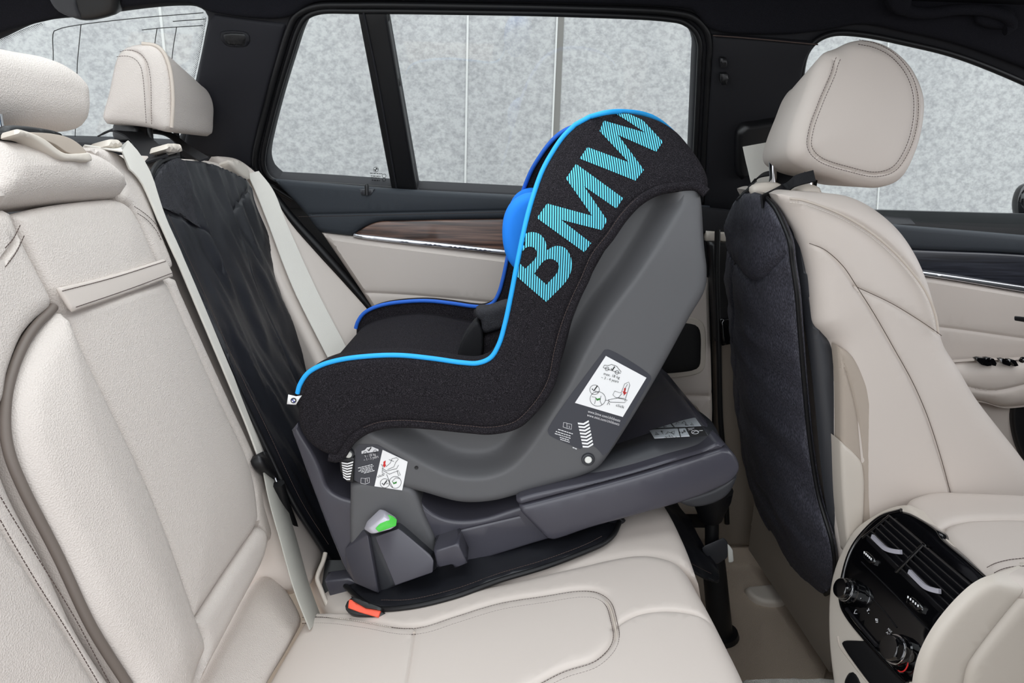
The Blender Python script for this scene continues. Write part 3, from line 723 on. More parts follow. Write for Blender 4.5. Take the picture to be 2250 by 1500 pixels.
# ------------------------------------------------------------------ rear seat backs
SBC = Surf((-.357, 0, .45), (0, 1, 0), (-.29, 0, 1))                     # centre and right back
_L = math.hypot(.255, .7)
SBL = Surf((-.265, 0, .30), (0, 1, 0), (-.255, 0, .7), lambda u, v: -.072 * np.clip(v / _L, -.2, 1.2) * (1 - np.clip(v / _L, -.2, 1.2)))
LG = dict(r=.014, res=.014)
cb = thing('centre_seat_back', 'beige leather centre back of the rear bench with folded armrest and release handle', 'seat back', SBC.P((.85, -.1))[0])
ROLL = [(-60, 300, 1), (0, 306), (60, 309), (110, 318), (180, 333), (230, 365), (254, 398), (262, 418), (256, 433), (220, 437), (120, 444), (15, 456), (-60, 470, 1)]
puff('upper_roll', LEATHER, SBC, SBC.tr(ROLL), cb, thick=.10, r=.035, res=.012, lift=.028)
ARM = [(22, 470, 1), (100, 452), (200, 439), (252, 437), (276, 448), (300, 483), (335, 560), (362, 620), (405, 715), (480, 880), (545, 1022), (562, 1110), (563, 1150), (555, 1168, 1), (490, 1262), (421, 1368, 1), (408, 1330), (355, 1180), (305, 1055), (245, 930), (175, 790), (132, 695), (98, 632), (40, 510)]
arm = puff('armrest_panel', LEATHER, SBC, SBC.tr(ARM), cb, thick=.10, r=.012, res=.012, lift=.004, bulge=.010, bl=.05,
           grooves=[(SBC.tr([(128, 697), (240, 658), (362, 617)], False), .003, .006)])
FLAP = [(97, 640, 1), (220, 611), (340, 574, 1), (360, 612, 1), (250, 652), (131, 692, 1)]
puff('pull_flap', LEATHER2, SBC, SBC.tr(FLAP), arm, thick=.006, r=.003, res=.012, lift=.0165)
stitches('stitching', THREAD_D, [SBC.line([(104, 648), (222, 617), (340, 580)], .0170), SBC.line([(135, 683), (248, 645), (354, 606)], .0170)], arm)
LOW = [(563, 1152, 1), (578, 1160), (586, 1185), (584, 1210), (572, 1245), (520, 1345), (440, 1500), (405, 1580, 1), (412, 1500), (436, 1440), (434, 1400), (421, 1368, 1), (490, 1262)]
puff('lower_roll', LEATHER, SBC, SBC.tr(LOW), cb, thick=.09, r=.018, res=.011, lift=.008)
# release handle in its recess
RC = [(0, 308), (60, 310), (95, 318), (125, 335), (140, 348), (148, 362), (147, 369, 1), (80, 367), (66, 353), (40, 332), (0, 315)]
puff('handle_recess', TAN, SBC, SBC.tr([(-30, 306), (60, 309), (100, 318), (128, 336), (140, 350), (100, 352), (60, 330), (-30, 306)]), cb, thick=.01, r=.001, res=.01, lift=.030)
puff('release_handle', PLBEIGE, SBC, SBC.tr([(-30, 302), (5, 308), (40, 324), (66, 343), (84, 352), (120, 352), (144, 351), (149, 359), (147, 368), (110, 368), (82, 367), (64, 358), (38, 340), (5, 320), (-30, 313)]), cb, thick=.02, r=.003, res=.006, lift=.033)

rb = thing('right_seat_back', 'beige leather right back of the rear bench with brown piping, nearest the viewer', 'seat back', SBC.P((.5, -.1))[0])
up_ = puff('upper_panel', LEATHER, SBC, SBC.tr([(-520, 455, 1), (14, 459, 1), (25, 490), (55, 555), (90, 622), (110, 668), (106, 682), (75, 708), (45, 745), (15, 820), (-5, 900), (-60, 932, 1), (-520, 960, 1)]), rb, thick=.10, r=.018, res=.012, lift=.010,
           grooves=[(SBC.tr([(-10, 571), (10, 545), (28, 508)], False), .002, .006)])
stitches('stitching', THREAD_D, [SBC.line([(-10, 550), (8, 530), (24, 499)], .0105), SBC.line([(-10, 592), (14, 560), (33, 522)], .0105)], up_)
BOL = [(112, 678, 1), (128, 690), (172, 785), (243, 930), (303, 1055), (353, 1180), (406, 1332), (419, 1368), (432, 1402), (435, 1440), (412, 1500), (400, 1580, 1), (310, 1580, 1), (270, 1500), (190, 1372), (118, 1222), (60, 1105), (30, 1030), (12, 955), (10, 890), (22, 830), (50, 765), (85, 710)]
puff('side_bolster', LEATHER, SBC, SBC.tr(BOL), rb, thick=.10, r=.022, res=.012, lift=.012, bulge=.022, bl=.05)
PIP = [(110, 676), (98, 690), (72, 716), (48, 750), (22, 808), (6, 870), (2, 940), (12, 1000), (40, 1070), (120, 1226), (192, 1378), (272, 1505), (320, 1580)]
tube('piping', DSEAM, SBC.line(PIP, .004, 6), .0048, rb, seg=10)
CUSH = [(-520, 965, 1), (-60, 938, 1), (-6, 935), (10, 1010), (36, 1080), (112, 1228), (182, 1378), (262, 1505), (310, 1580, 1), (-520, 1580, 1)]
sd = puff('side_panel', LEATHER, SBC, SBC.tr(CUSH), rb, thick=.09, r=.016, res=.012, lift=-.002, bulge=.012, bl=.05,
          grooves=[(SBC.tr([(-40, 1090), (0, 1162), (60, 1260), (140, 1385), (215, 1510), (250, 1570)], False), .0028, .005)])
stitches('stitching', THREAD_D, [SBC.line([(-40, 1060), (2, 1132), (70, 1240), (146, 1362), (218, 1496), (255, 1560)], .0085), SBC.line([(-40, 1110), (0, 1182), (60, 1282), (130, 1392), (198, 1505), (230, 1560)], .0085)], sd)

lb = thing('left_seat_back', 'beige leather left back of the rear bench behind the black protector', 'seat back', SBL.P((1.25, .1))[0])
LEFT = [(185, 333, 1), (230, 322), (330, 322), (430, 332), (505, 342), (545, 362), (590, 400), (640, 470), (690, 560), (760, 690), (830, 830), (900, 1000), (930, 1150, 1), (745, 1290, 1), (660, 1262), (600, 1180), (560, 1050), (490, 880), (420, 720), (366, 600), (320, 500), (285, 440), (262, 400), (240, 365)]
LUV = SBL.tr(LEFT); LUV[:, 0] = np.clip(LUV[:, 0], .985, 1.47); LUV[:, 1] = np.maximum(LUV[:, 1], .02)
puff('main_panel', LEATHER2, SBL, LUV, lb, thick=.11, r=.025, res=.016, lift=-.018)
# inner bolster strip between the armrest and the protector
ST = [(262, 392), (272, 430), (292, 452), (320, 500), (345, 545), (372, 588), (378, 598, 1), (357, 590, 1), (330, 540), (302, 478), (284, 445), (264, 428)]
STR = [(215, 330), (262, 340), (300, 380), (330, 430), (352, 490), (385, 590), (350, 590), (320, 520), (296, 468), (276, 445), (262, 415), (254, 392)]
stp = puff('inner_strip', LEATHER, SBC, SBC.tr([(190, 322), (250, 328), (292, 362), (325, 425), (350, 495), (383, 590), (376, 598), (362, 606, 1), (334, 545), (305, 482), (287, 450), (270, 438), (264, 405), (235, 362)]), lb, thick=.08, r=.012, res=.011, lift=.002)
stitches('stitching', THREAD_D, [SBC.line([(290, 455), (310, 468), (336, 492), (352, 520)], .0035), SBC.line([(297, 470), (318, 484), (340, 510), (350, 530)], .0035)], stp)
puff('inner_edge', LEATHER, SBC, SBC.tr([(364, 606, 1), (384, 606), (400, 640), (440, 730), (510, 885), (572, 1020), (596, 1100), (602, 1165), (596, 1190), (586, 1180), (578, 1160, 1), (566, 1150), (565, 1110), (548, 1020), (484, 880), (410, 718)]), lb, thick=.08, r=.010, res=.010, lift=.000)
# side bolster by the door
OB = from3(at_y(640, 480, 1.50), at_y(825, 690, 1.50), SBL.P(SBL.hit(600, 640))[0])
puff('door_bolster', LEATHER2, OB, OB.tr([(470, 336, 1), (520, 343), (556, 366), (590, 402), (640, 482), (700, 552), (762, 620), (826, 694), (848, 730), (860, 900, 1), (760, 960, 1), (700, 800), (600, 600), (530, 430)]), lb, thick=.07, r=.014, res=.016)
# top of the left back with belt guide
puff('belt_guide', PLBEIGE, SBL, SBL.tr([(505, 350), (532, 354), (548, 374), (554, 390), (545, 394), (528, 384)]), lb, thick=.03, r=.006, res=.012, lift=.001)
puff('guide_sleeve', PLBEIGE, SBC, SBC.tr([(232, 308), (262, 310), (268, 322), (228, 322)]), lb, thick=.03, r=.006, res=.012, lift=.006)
puff('post_sleeve', PLBEIGE, SBC, SBC.tr([(352, 320), (388, 322), (392, 334), (348, 332)]), lb, thick=.03, r=.005, res=.012, lift=.012)

# ------------------------------------------------------------------ rear bench cushion
bench = thing('rear_bench_cushion', 'beige leather rear bench cushion with double stitched centre panel', 'seat cushion', (.0, .9, .2))
def cush(u, v):      # v runs forwards
    return -.30 * np.clip(v - .30, 0, 1) ** 2 * 1.5 - .01 * sstep(.0, .3, -v)
CU = Surf((-.11, 0, .349), (0, 1, 0), (1, 0, .25), cush)
LP = [(620, 1200, 1), (900, 1120), (1250, 1060), (1395, 1045), (1450, 1090), (1500, 1180), (1530, 1260, 1), (1500, 1246), (1455, 1230), (1400, 1226), (1250, 1256), (1100, 1290), (1000, 1306), (840, 1346), (720, 1352, 1)]
puff('left_pad', LEATHER2, CU, CU.tr(LP), bench, thick=.10, r=.020, res=.016, lift=.003)
INS = [(664, 1362), (720, 1362), (800, 1372), (880, 1386), (930, 1384), (1000, 1362), (1100, 1332), (1200, 1316), (1275, 1305), (1312, 1308), (1336, 1325), (1348, 1360), (1354, 1400), (1345, 1425), (1310, 1458), (1240, 1482), (1185, 1510), (1080, 1570)]
CPAD = [(680, 1345, 1), (720, 1346), (840, 1340), (1000, 1302), (1100, 1286), (1250, 1251), (1400, 1221), (1455, 1226), (1497, 1244), (1540, 1310), (1598, 1420), (1640, 1510), (1660, 1600, 1), (540, 1600, 1), (588, 1505), (632, 1430), (664, 1374)]
cp = puff('centre_pad', LEATHER2, CU, CU.tr(CPAD), bench, thick=.10, r=.022, res=.013, lift=.010,
          grooves=[(CU.tr(INS, False), .004, .004), (CU.tr([(915, 1386), (908, 1440), (897, 1510), (885, 1580)], False), .0022, .003), (CU.tr([(1349, 1390), (1400, 1362), (1450, 1353), (1500, 1355), (1550, 1368), (1590, 1400)], False), .003, .004)])
def offs(pts, d):
    P = np.array(spl(pts, False, 6)); t = np.gradient(P, axis=0); t /= np.hypot(t[:, 0], t[:, 1])[:, None]
    return P + np.stack([-t[:, 1], t[:, 0]], 1) * d
def offl(surf, pts, d, off): return surf.P([surf.hit(*p) for p in offs(pts, d)], off)
CU2 = Surf(CU.o + CU.N * .010, CU.U, CU.V, cush)
stitches('stitching', THREAD_D, [offl(CU2, INS, -6.5, -.0003), offl(CU2, INS, 6.5, -.0003)], cp)
tube('panel_seam', SEAM, offl(CU2, INS, 0, -.0028), .0018, cp)
# rear roll of the cushion, rising to the back rest
BP = Surf((-.300, 0, .297), (0, 1, 0), (-.065, 0, .058))
rp = puff('rear_pad', LEATHER, BP, BP.tr([(572, 1266), (597, 1263), (620, 1282), (645, 1315), (666, 1362), (664, 1372, 1), (632, 1430), (588, 1505), (550, 1600, 1), (380, 1600, 1), (443, 1497), (500, 1390)]), bench, thick=.07, r=.014, res=.012, lift=.004)
stitches('edge_stitching', THREAD_L, [CU2.line([(668, 1366), (690, 1352), (720, 1355), (800, 1366), (860, 1378)], .0)], bench)
# the front face and plinth under the cushion
puff('front_face', BLACKP, Surf((.235, 0, .30), (0, 1, 0), (.10, 0, 1), flip=True), np.array([(.35, -.215), (1.45, -.215), (1.45, .02), (.35, .02)]), bench, thick=.26, r=.02, res=.05)


# ------------------------------------------------------------------ rear head restraints
hl = thing('rear_headrest', 'beige leather headrest of the left rear seat with double stitched side', 'headrest', at_y(350, 320, 1.36))
HS = side(1.285)
HLO = [(222, 262), (236, 200), (250, 135), (258, 116), (278, 101), (310, 95), (335, 97), (353, 110), (367, 140), (374, 180), (376, 230), (374, 282), (366, 289), (330, 281), (270, 273), (228, 270)]
def lean(u, v): return 0 * u
def tp(P):
    c = P.mean(0); Q = P.copy(); Q[:, 1] -= .045 * sstep(.0, 1, (P[:, 1] - P[:, 1].min()) / np.ptp(P[:, 1])); return Q
cush_l = puff('cushion', LEATHER, HS, HS.tr(HLO), hl, thick=.210, r=.010, back_r=.035, res=.008, bulge=.010, bl=.03, rings=5, taper=tp,
     grooves=[(HS.tr([(245, 121), (275, 112), (300, 116), (318, 132), (326, 165), (330, 210), (334, 283)], False), .003, .004)])
HS2 = Surf(HS.o + HS.N * .0085, HS.U, HS.V)
tube('piping', SEAM, HS.line([(310, 95), (340, 100), (356, 113), (369, 142), (376, 182), (378, 230), (375, 280)], -.004, 5), .0034, cush_l)
stitches('stitching', THREAD_D, [HS2.line([(257, 125), (278, 123), (298, 130), (310, 147), (316, 180), (319, 220), (322, 272)], .0012), HS2.line([(264, 114), (282, 110), (304, 115), (322, 133), (331, 168), (333, 215), (334, 274)], .0012)], cush_l)
for X_, Y_ in ((-.655, 1.35), (-.655, 1.46)):
    tube('post', BLACKP, [(X_, Y_, 1.07), (X_, Y_, .99)], .006, hl)
puff('post_cover', BLACKP, side(1.33), side(1.33).tr([(250, 268), (300, 275), (300, 300), (285, 312), (248, 305)]), hl, thick=.05, r=.006, res=.012)
hc = thing('rear_headrest', 'beige leather headrest of the centre rear seat at the left edge', 'headrest', SBC.P(SBC.hit(60, 310))[0])
HC = Surf(at_y(208, 200, .985), (0, 1, 0), (-.12, 0, 1))
HCO = [(-120, 60), (-40, 82), (0, 92), (60, 106), (130, 120), (165, 136), (192, 160), (208, 190), (213, 225), (212, 262), (204, 280), (180, 284), (120, 279), (60, 274), (0, 270), (-120, 262)]
puff('cushion', LEATHER, HC, HC.tr(HCO), hc, thick=.11, r=.036, res=.010, lift=.006, rings=6)
q = SBC.P(SBC.hit(52, 292))[0]
tube('post', CHROME, [q + vec(-.03, 0, .07), q + vec(-.03, 0, -.02)], .0085, hc, seg=14)
puff('post_collar', BLACKP, SBC, SBC.tr([(-30, 288), (60, 291), (96, 300), (106, 308), (60, 312), (-30, 306)]), hc, thick=.05, r=.006, res=.012, lift=.022)

# ------------------------------------------------------------------ seat protector under the child seat
pr = thing('seat_protector', 'black fabric seat protector spread over the left rear seat', 'seat protector', SBL.P((1.2, .1))[0])
PB = [(321, 402), (330, 378), (345, 358), (368, 349), (385, 345), (392, 350), (450, 358), (495, 373), (530, 392), (548, 408), (556, 440), (580, 500), (612, 575), (660, 690), (716, 795), (800, 960), (860, 1100), (900, 1230, 1), (775, 1275, 1), (748, 1272), (700, 1200), (640, 1105), (566, 955), (486, 785), (412, 620), (362, 510), (335, 450)]
wr = wrinkle(3., .010, 26, 5, .12)
PBu = SBL.tr(PB); PBu[:, 0] = np.minimum(PBu[:, 0], 1.45); PBu[:, 1] = np.maximum(PBu[:, 1], -.012)
pb = puff('back_panel', POLY, SBL, PBu, pr, thick=.010, r=.005, res=.008, lift=.006, disp=lambda u, v: wr(u, v) * .9,
     grooves=[(SBL.tr([(337, 455), (365, 470), (400, 487), (440, 508), (457, 530), (480, 600)], False), .0025, .0018), (SBL.tr([(550, 408), (520, 448), (512, 475), (524, 520), (547, 598), (583, 683), (615, 765), (655, 860)], False), .0028, .003)])
MS_ = [(328, 404), (350, 365), (385, 350), (400, 372), (410, 420), (425, 490), (432, 503), (400, 484), (365, 467), (342, 455), (330, 430)]
wm = wrinkle(8., .008, 60, 8, .1)
puff('mesh_panel', MESHF, SBL, SBL.tr(MS_), pb, thick=.003, r=.002, res=.007, lift=.0085, disp=lambda u, v: wr(u, v) * .9 + wm(u, v) * .35)
tube('edge_binding', RUBBER, SBL.line([(385, 346), (345, 359), (322, 402), (336, 452), (363, 512), (413, 622), (487, 787), (567, 957), (641, 1107), (701, 1202), (750, 1272)], .004, 8), .0042, pb)
stitches('stitching', THREAD_D, [SBL.line([(357, 475), (425, 620), (498, 785), (580, 955), (652, 1105), (712, 1200)], .009)], pb)
# seat mat
wm2 = wrinkle(5., .0035, 20, 20)
CU3 = Surf(CU.o + CU.N * .010, CU.U, CU.V, cush)
SMAT = [(745, 1270, 1), (800, 1325), (830, 1338), (900, 1335), (1000, 1312), (1100, 1276), (1200, 1246), (1290, 1212), (1330, 1193), (1348, 1175), (1360, 1155, 1), (1300, 1050, 1), (800, 1120, 1)]
sm = puff('seat_mat', POLY, CU3, CU3.tr(SMAT), pr, thick=.006, r=.004, res=.012, disp=wm2, lift=.004)
tube('edge_binding', RUBBER, CU3.line([(760, 1290), (800, 1326), (830, 1340), (900, 1337), (1000, 1314), (1100, 1278), (1200, 1248), (1290, 1214), (1330, 1195), (1350, 1176), (1362, 1150)], .003, 8), .0042, sm)
stitches('stitching', THREAD_D, [CU3.line([(840, 1325), (900, 1324), (1000, 1301), (1100, 1266), (1200, 1236), (1290, 1202), (1325, 1184)], .006)], sm)
# front flap hanging over the cushion edge
FLS = from3(at_y(1380, 1150, 1.03), at_y(1575, 1272, 1.06), at_y(1490, 1105, 1.30))
fl = puff('front_flap', POLY, FLS, FLS.tr([(1340, 1142, 1), (1400, 1120), (1484, 1100, 1), (1520, 1150), (1560, 1215), (1581, 1250), (1582, 1276, 1), (1560, 1270), (1510, 1242), (1450, 1202), (1415, 1165), (1385, 1150)]), pr, thick=.008, r=.004, res=.012, disp=wrinkle(2., .008, 14, 14))
stitches('stitching', THREAD_D, [FLS.line([(1395, 1150), (1425, 1165), (1456, 1200), (1512, 1236), (1562, 1262)], .002)], fl)
# strap over the seat back
P = curve3([SBL.P(SBL.hit(345, 350))[0], at_y(318, 315, 1.28), at_y(285, 290, 1.33), at_y(255, 282, 1.36), at_y(232, 292, 1.45)], 8)
strap('top_strap', WEB, P, (.2, 1, .35), .034, .003, pr)
P = curve3([SBL.P(SBL.hit(436, 350))[0] + vec(.01, 0, .0), at_y(410, 325, 1.40), at_y(372, 296, 1.44), at_y(330, 288, 1.45)], 8)
strap('top_strap', WEB, P, (.2, 1, .35), .018, .003, pr)

# ------------------------------------------------------------------ belts
ob = thing('seat_belt', 'pale seat belt running down beside the rear door bolster', 'seat belt', at_y(560, 395, 1.42), 'rear seat belts')
def bel(surf, L, R, off):
    a, b = np.array([surf.hit(*p) for p in spl(L, False, 9)]), np.array([surf.hit(*p) for p in spl(R, False, 9)])
    n = 40; a, b = [np.stack([np.interp(np.linspace(0, 1, n), np.linspace(0, 1, len(q)), q[:, k]) for k in (0, 1)], 1) for q in (a, b)]
    A, B = surf.P(a, off), surf.P(b, off); return (A + B) / 2, B - A, np.linalg.norm(B - A, axis=1)
c_, w_, wd = bel(OB, [(536, 384), (556, 425), (582, 490), (640, 640), (716, 792)], [(566, 386), (596, 424), (622, 488), (690, 640), (757, 770)], .010)
strap('webbing', BELT, c_, w_, wd, .003, ob)
cbelt = thing('seat_belt', 'pale centre seat belt along the edge of the black protector down to the bench', 'seat belt', SBC.P(SBC.hit(250, 320))[0], 'rear seat belts')
c_, w_, wd = bel(SBC, [(217, 318), (262, 352), (296, 395), (318, 440), (341, 490), (374, 562), (425, 682), (480, 812), (530, 932), (556, 1002)], [(258, 320), (298, 352), (323, 392), (338, 440), (354, 490), (386, 562), (438, 682), (493, 812), (546, 932), (578, 1002)], .0075)
c_ = np.concatenate([[c_[0] + vec(-.06, .01, -.035), c_[0] + vec(-.03, .006, -.004)], c_[1:]]); w_ = np.concatenate([w_[:1], w_]); wd = np.concatenate([wd[:1], wd])
strap('webbing', BELT, c_, w_, wd, .003, cbelt)
BS = from3(at_y(578, 1040, 1.02), at_y(690, 1350, .95), at_y(620, 1100, 1.045))
c_, w_, wd = bel(BS, [(575, 1030), (590, 1110), (612, 1190), (640, 1290), (672, 1372)], [(600, 1020), (622, 1100), (648, 1190), (676, 1290), (702, 1362)], .003)
strap('webbing', BELTG, c_, w_, wd, .003, cbelt)
tg = puff('tongue_grip', BLACKP, BS, BS.tr([(555, 1002), (566, 996), (588, 1010), (606, 1036), (614, 1062), (600, 1058), (580, 1044), (562, 1026)]), cbelt, thick=.02, r=.006, res=.006, lift=.014)
for a in ([(592, 1044), (598, 1042), (622, 1088), (621, 1099), (613, 1096)], [(602, 1048), (607, 1049), (624, 1080), (622, 1086)]):
    puff('latch_plate', ALU, BS, BS.tr(a), tg, thick=.003, r=.001, res=.01, lift=.010)
tube('belt_cable', RUBBER, curve3([at_y(612, 1062, 1.03), at_y(625, 1110, 1.04), at_y(640, 1150, 1.06), at_y(655, 1190, 1.08)], 6), .010, cbelt)
# buckle
bk = thing('seat_belt_buckle', 'black belt buckle with orange red button lying at the rear of the bench', 'buckle', CU.P(CU.hit(800, 1340))[0])
BK = Surf(CU.P(CU.hit(800, 1345))[0] + vec(0, -.018, .030), (1, -.1, .10), (-.1, .75, .60))
puff('housing', BLACKP, BK, BK.tr([(757, 1330), (770, 1312), (790, 1318), (838, 1340), (848, 1347), (844, 1358), (830, 1356), (764, 1345)]), bk, thick=.03, r=.004, res=.006)
puff('release_button', RED, BK, BK.tr(cor((768, 1318), (774, 1318), (806, 1337), (838, 1341), (832, 1357), (790, 1345), (766, 1336))), bk, thick=.006, r=.0015, res=.006, lift=.004)
puff('slot_cover', BLACKP, BK, BK.tr(cor((774, 1312), (842, 1337), (838, 1343), (806, 1338), (778, 1322))), bk, thick=.012, r=.0015, res=.006, lift=.008)
# anchor frame between cushion and back
fr = thing('anchor_frame', 'beige plastic frame of the child seat anchor behind the bench cushion', 'anchor frame', at_y(720, 1290, 1.04))
AF = from3(at_y(703, 1275, 1.02), at_y(738, 1345, .98), at_y(715, 1225, 1.05))
P = AF.P(AF.tr([(716, 1216), (712, 1232), (698, 1272), (704, 1290), (724, 1340), (730, 1350)], False, 6), .004)
tube('frame_edge', PLBEIGE, P, .004, fr)
puff('frame_back', BLACKP, AF, AF.tr(cor((712, 1225), (760, 1225), (800, 1300), (780, 1345), (735, 1345), (704, 1284))), fr, thick=.006, r=.001, res=.02, lift=-.01)
box('anchor_latch', PLBEIGE, at_y(724, 1262, 1.05), (.008, 0, 0), (0, .006, 0), (0, 0, .010), fr, .001)
# ------------------------------------------------------------------ base of the child seat
base = thing('child_seat_mount', 'grey plastic base with green release button and support leg under the child seat', 'car seat base', (-.05, 1.2, .33))
SBASE = side(.992)
BB = [(639, 947, 1), (652, 931, 1), (663, 955), (690, 1000), (706, 1035), (720, 1072), (740, 1088), (768, 1098), (850, 1105, 1), (915, 1090, 1), (938, 1118), (972, 1138), (1010, 1145), (1060, 1140), (1140, 1115), (1330, 1060, 1), (1500, 1050, 1), (1500, 1100, 1), (1200, 1187), (1030, 1238), (800, 1292, 1), (770, 1272), (735, 1200), (690, 1085)]
puff('base_body', GREYS, SBASE, SBASE.tr(BB), base, thick=.40, r=.006, res=.02, grooves=[(SBASE.tr([(1000, 1168), (1141, 1135)], False), .0015, .0015)])
puff('neck', GREYP, side(.982), side(.982).tr([(768, 1066, 1), (800, 1060), (905, 1076), (918, 1096), (932, 1135), (957, 1196), (957, 1245, 1), (775, 1245, 1), (769, 1200)]), base, thick=.05, r=.008, res=.02)
def pts3(L): return [at_y(*p) for p in L]
V, Fs = hull_geo(pts3([(800, 1165, .992), (762, 1208, .995), (768, 1254, .992), (785, 1280, .98), (838, 1300, .958), (815, 1180, .970), (862, 1286, .952), (830, 1182, .968), (945, 1252, .955), (945, 1225, .956), (876, 1165, .965),
                       (962, 1250, .998), (960, 1206, .998), (878, 1141, .988), (800, 1285, 1.01), (840, 1150, 1.01)]), .002, 2)
pod = mesh_obj('latch_housing', V, Fs, GREYD, base, sharp=30)
V, Fs = hull_geo(pts3([(797, 1161, .985), (756, 1206, .99), (763, 1254, .985), (780, 1281, .972), (831, 1303, .945), (807, 1174, .962), (838, 1299, .96), (818, 1178, .975), (780, 1280, 1.0), (800, 1165, 1.0)]), .002, 3)
mesh_obj('housing_side', V, Fs, GREYS, pod, sharp=30)
V, Fs = hull_geo(pts3([(824, 1179, .952), (868, 1286, .930), (951, 1257, .930), (953, 1230, .934), (944, 1216, .938), (877, 1160, .952), (950, 1252, .965), (945, 1220, .965), (872, 1165, .975), (832, 1182, .975), (872, 1284, .965)]), .0025, 3)
mesh_obj('housing_side', V, Fs, GREYS, pod, sharp=30)
V, Fs = hull_geo(pts3([(799, 1162, .962), (806, 1145, .966), (834, 1118, .972), (845, 1120, .970), (872, 1137, .968), (872, 1154, .952), (860, 1162, .946), (823, 1172, .944), (814, 1172, .948), (812, 1160, .946), (846, 1132, .950), (835, 1165, 1.0), (840, 1125, 1.0)]), .002, 2)
btn = mesh_obj('release_button', SILVER, Fs=Fs, V=V, parent=base, sharp=30) if False else mesh_obj('release_button', V, Fs, SILVER, base, sharp=30)
V, Fs = hull_geo(pts3([(853, 1130, .9575), (862, 1133, .957), (872.5, 1141, .956), (870.5, 1155, .948), (832, 1169, .9415), (824, 1161, .942), (848, 1151, .9435), (860, 1145, .98)]), .0006, 1)
mesh_obj('green_marker', V, Fs, GREEN, btn, sharp=30, label='bright green marker on the silver release button')
SC_ = side(.945)
puff('side_clip', GREYS, SC_, SC_.tr(cor((953, 1211), (1007, 1194), (1027, 1238), (999, 1249), (995, 1241), (990, 1241), (961, 1248))), base, thick=.05, r=.0025, res=.02)
puff('clip_back', GREYS, side(.965), side(.965).tr(cor((990, 1186), (1006, 1181), (1010, 1200), (992, 1205))), base, thick=.03, r=.002, res=.02)
puff('clip_catch', WHITEP, side(.962), side(.962).tr(cor((973, 1205), (974, 1193), (978, 1193), (980, 1197), (988, 1193), (989, 1199))), base, thick=.01, r=.001, res=.02)
CA = side(1.0)
ca = puff('connector_arm', GREYS, CA, CA.tr(cor((713, 1277), (769, 1270), (802, 1292), (800, 1299), (727, 1318))), base, thick=.03, r=.003, res=.02)
tube('arm_edge', ALU, CA.line([(728, 1314), (798, 1293)], .002), .0018, ca)
# raised front platform over the leg
PS = side(.962)
LIPL = [(1141, 1111), (1250, 1083), (1400, 1043), (1520, 1006), (1585, 986)]
PF = [(1141, 1113, 1), (1250, 1085), (1400, 1045), (1520, 1008), (1588, 986, 1), (1602, 988), (1622, 1010), (1626, 1034), (1610, 1057), (1560, 1083), (1500, 1105), (1300, 1161), (1214, 1188), (1202, 1185, 1), (1160, 1142), (1144, 1125)]
puff('platform', GREYS, PS, PS.tr(PF), base, thick=.43, r=.007, res=.014, bulge=.004, bl=.02)
puff('platform_lip', GREYS, PS, PS.tr([(1135, 1104, 1), (1140, 1097), (1319, 1055), (1393, 1035), (1465, 1013), (1545, 989), (1583, 974), (1596, 981), (1588, 987, 1)] + LIPL[::-1][1:-1] + [(1141, 1112, 1)]), base, thick=.43, r=.006, res=.012, lift=-.002)
PT = from3(at_y(1319, 1056, .975), at_y(1583, 975, .975), at_y(1545, 912, 1.33))
def hump(u, v): return np.zeros_like(u)
puff('platform_top', GREYD, PT, (lambda q: np.stack([q[:, 0], np.minimum(q[:, 1], 1.08 * PT.hit(1545, 912)[1])], 1))(PT.tr([(1270, 1066, 1), (1319, 1053), (1465, 1009), (1550, 982), (1578, 968), (1580, 955), (1568, 935), (1540, 917), (1500, 908), (1440, 909), (1405, 920), (1370, 955), (1320, 1010)])), base, thick=.09, r=.03, res=.012, lift=.03, bulge=.006)
PT2 = Surf(PT.o + PT.N * .0345, PT.U, PT.V)
lab = puff('instruction_label', FOIL, PT2, PT2.tr(cor((1413, 925), (1529, 921), (1556, 959), (1439, 966))), base, thick=.001, r=0, res=.05, lift=.003)
PT3 = Surf(PT2.o + PT2.N * .003, PT.U, PT.V)
g = ribs(PT3, [[(1468, 924), (1482, 939)], [(1422, 943), (1543, 938)], [(1507, 940), (1518, 961)], [(1490, 940), (1496, 962)]], 2.0, .0008)
rr = random.Random(5)
for x0, y0, w_ in ((1425, 929, 40), (1484, 926, 42), (1440, 946, 44), (1460, 955, 30), (1493, 943, 14)):
    for k in range(4):
        x = x0 + k * w_ / 4; L = [(x + rr.uniform(0, w_ / 4), y0 + rr.uniform(0, 10)) for _ in range(5)]
        V, Fs = (lambda G: (np.concatenate(G.V), G.F))(ribs(PT3, [L], .9, .0008)); g.add(V, Fs)
g.obj('label_drawing', INK, lab, smooth=False)
decal('label_corner', INK, PT3, cor((1509, 940), (1543, 938), (1556, 958), (1519, 961)), lab, .0007)
ribs(PT3, [circ(1528, 951, 8, 4) + [(1536, 951)], [(1522, 953), (1530, 948), (1535, 951)], [(1512, 943), (1526, 942)], [(1513, 946), (1522, 945.5)], [(1537, 948), (1545, 947.5)]], 1.2, .0014).obj('label_mark', PRINT, lab, smooth=False)
puff('platform_underside', GREYD, side(1.0), side(1.0).tr([(1480, 1100, 1), (1560, 1078), (1612, 1050), (1622, 1046), (1612, 1074), (1596, 1094), (1562, 1111), (1520, 1116)]), base, thick=.36, r=.008, res=.02)
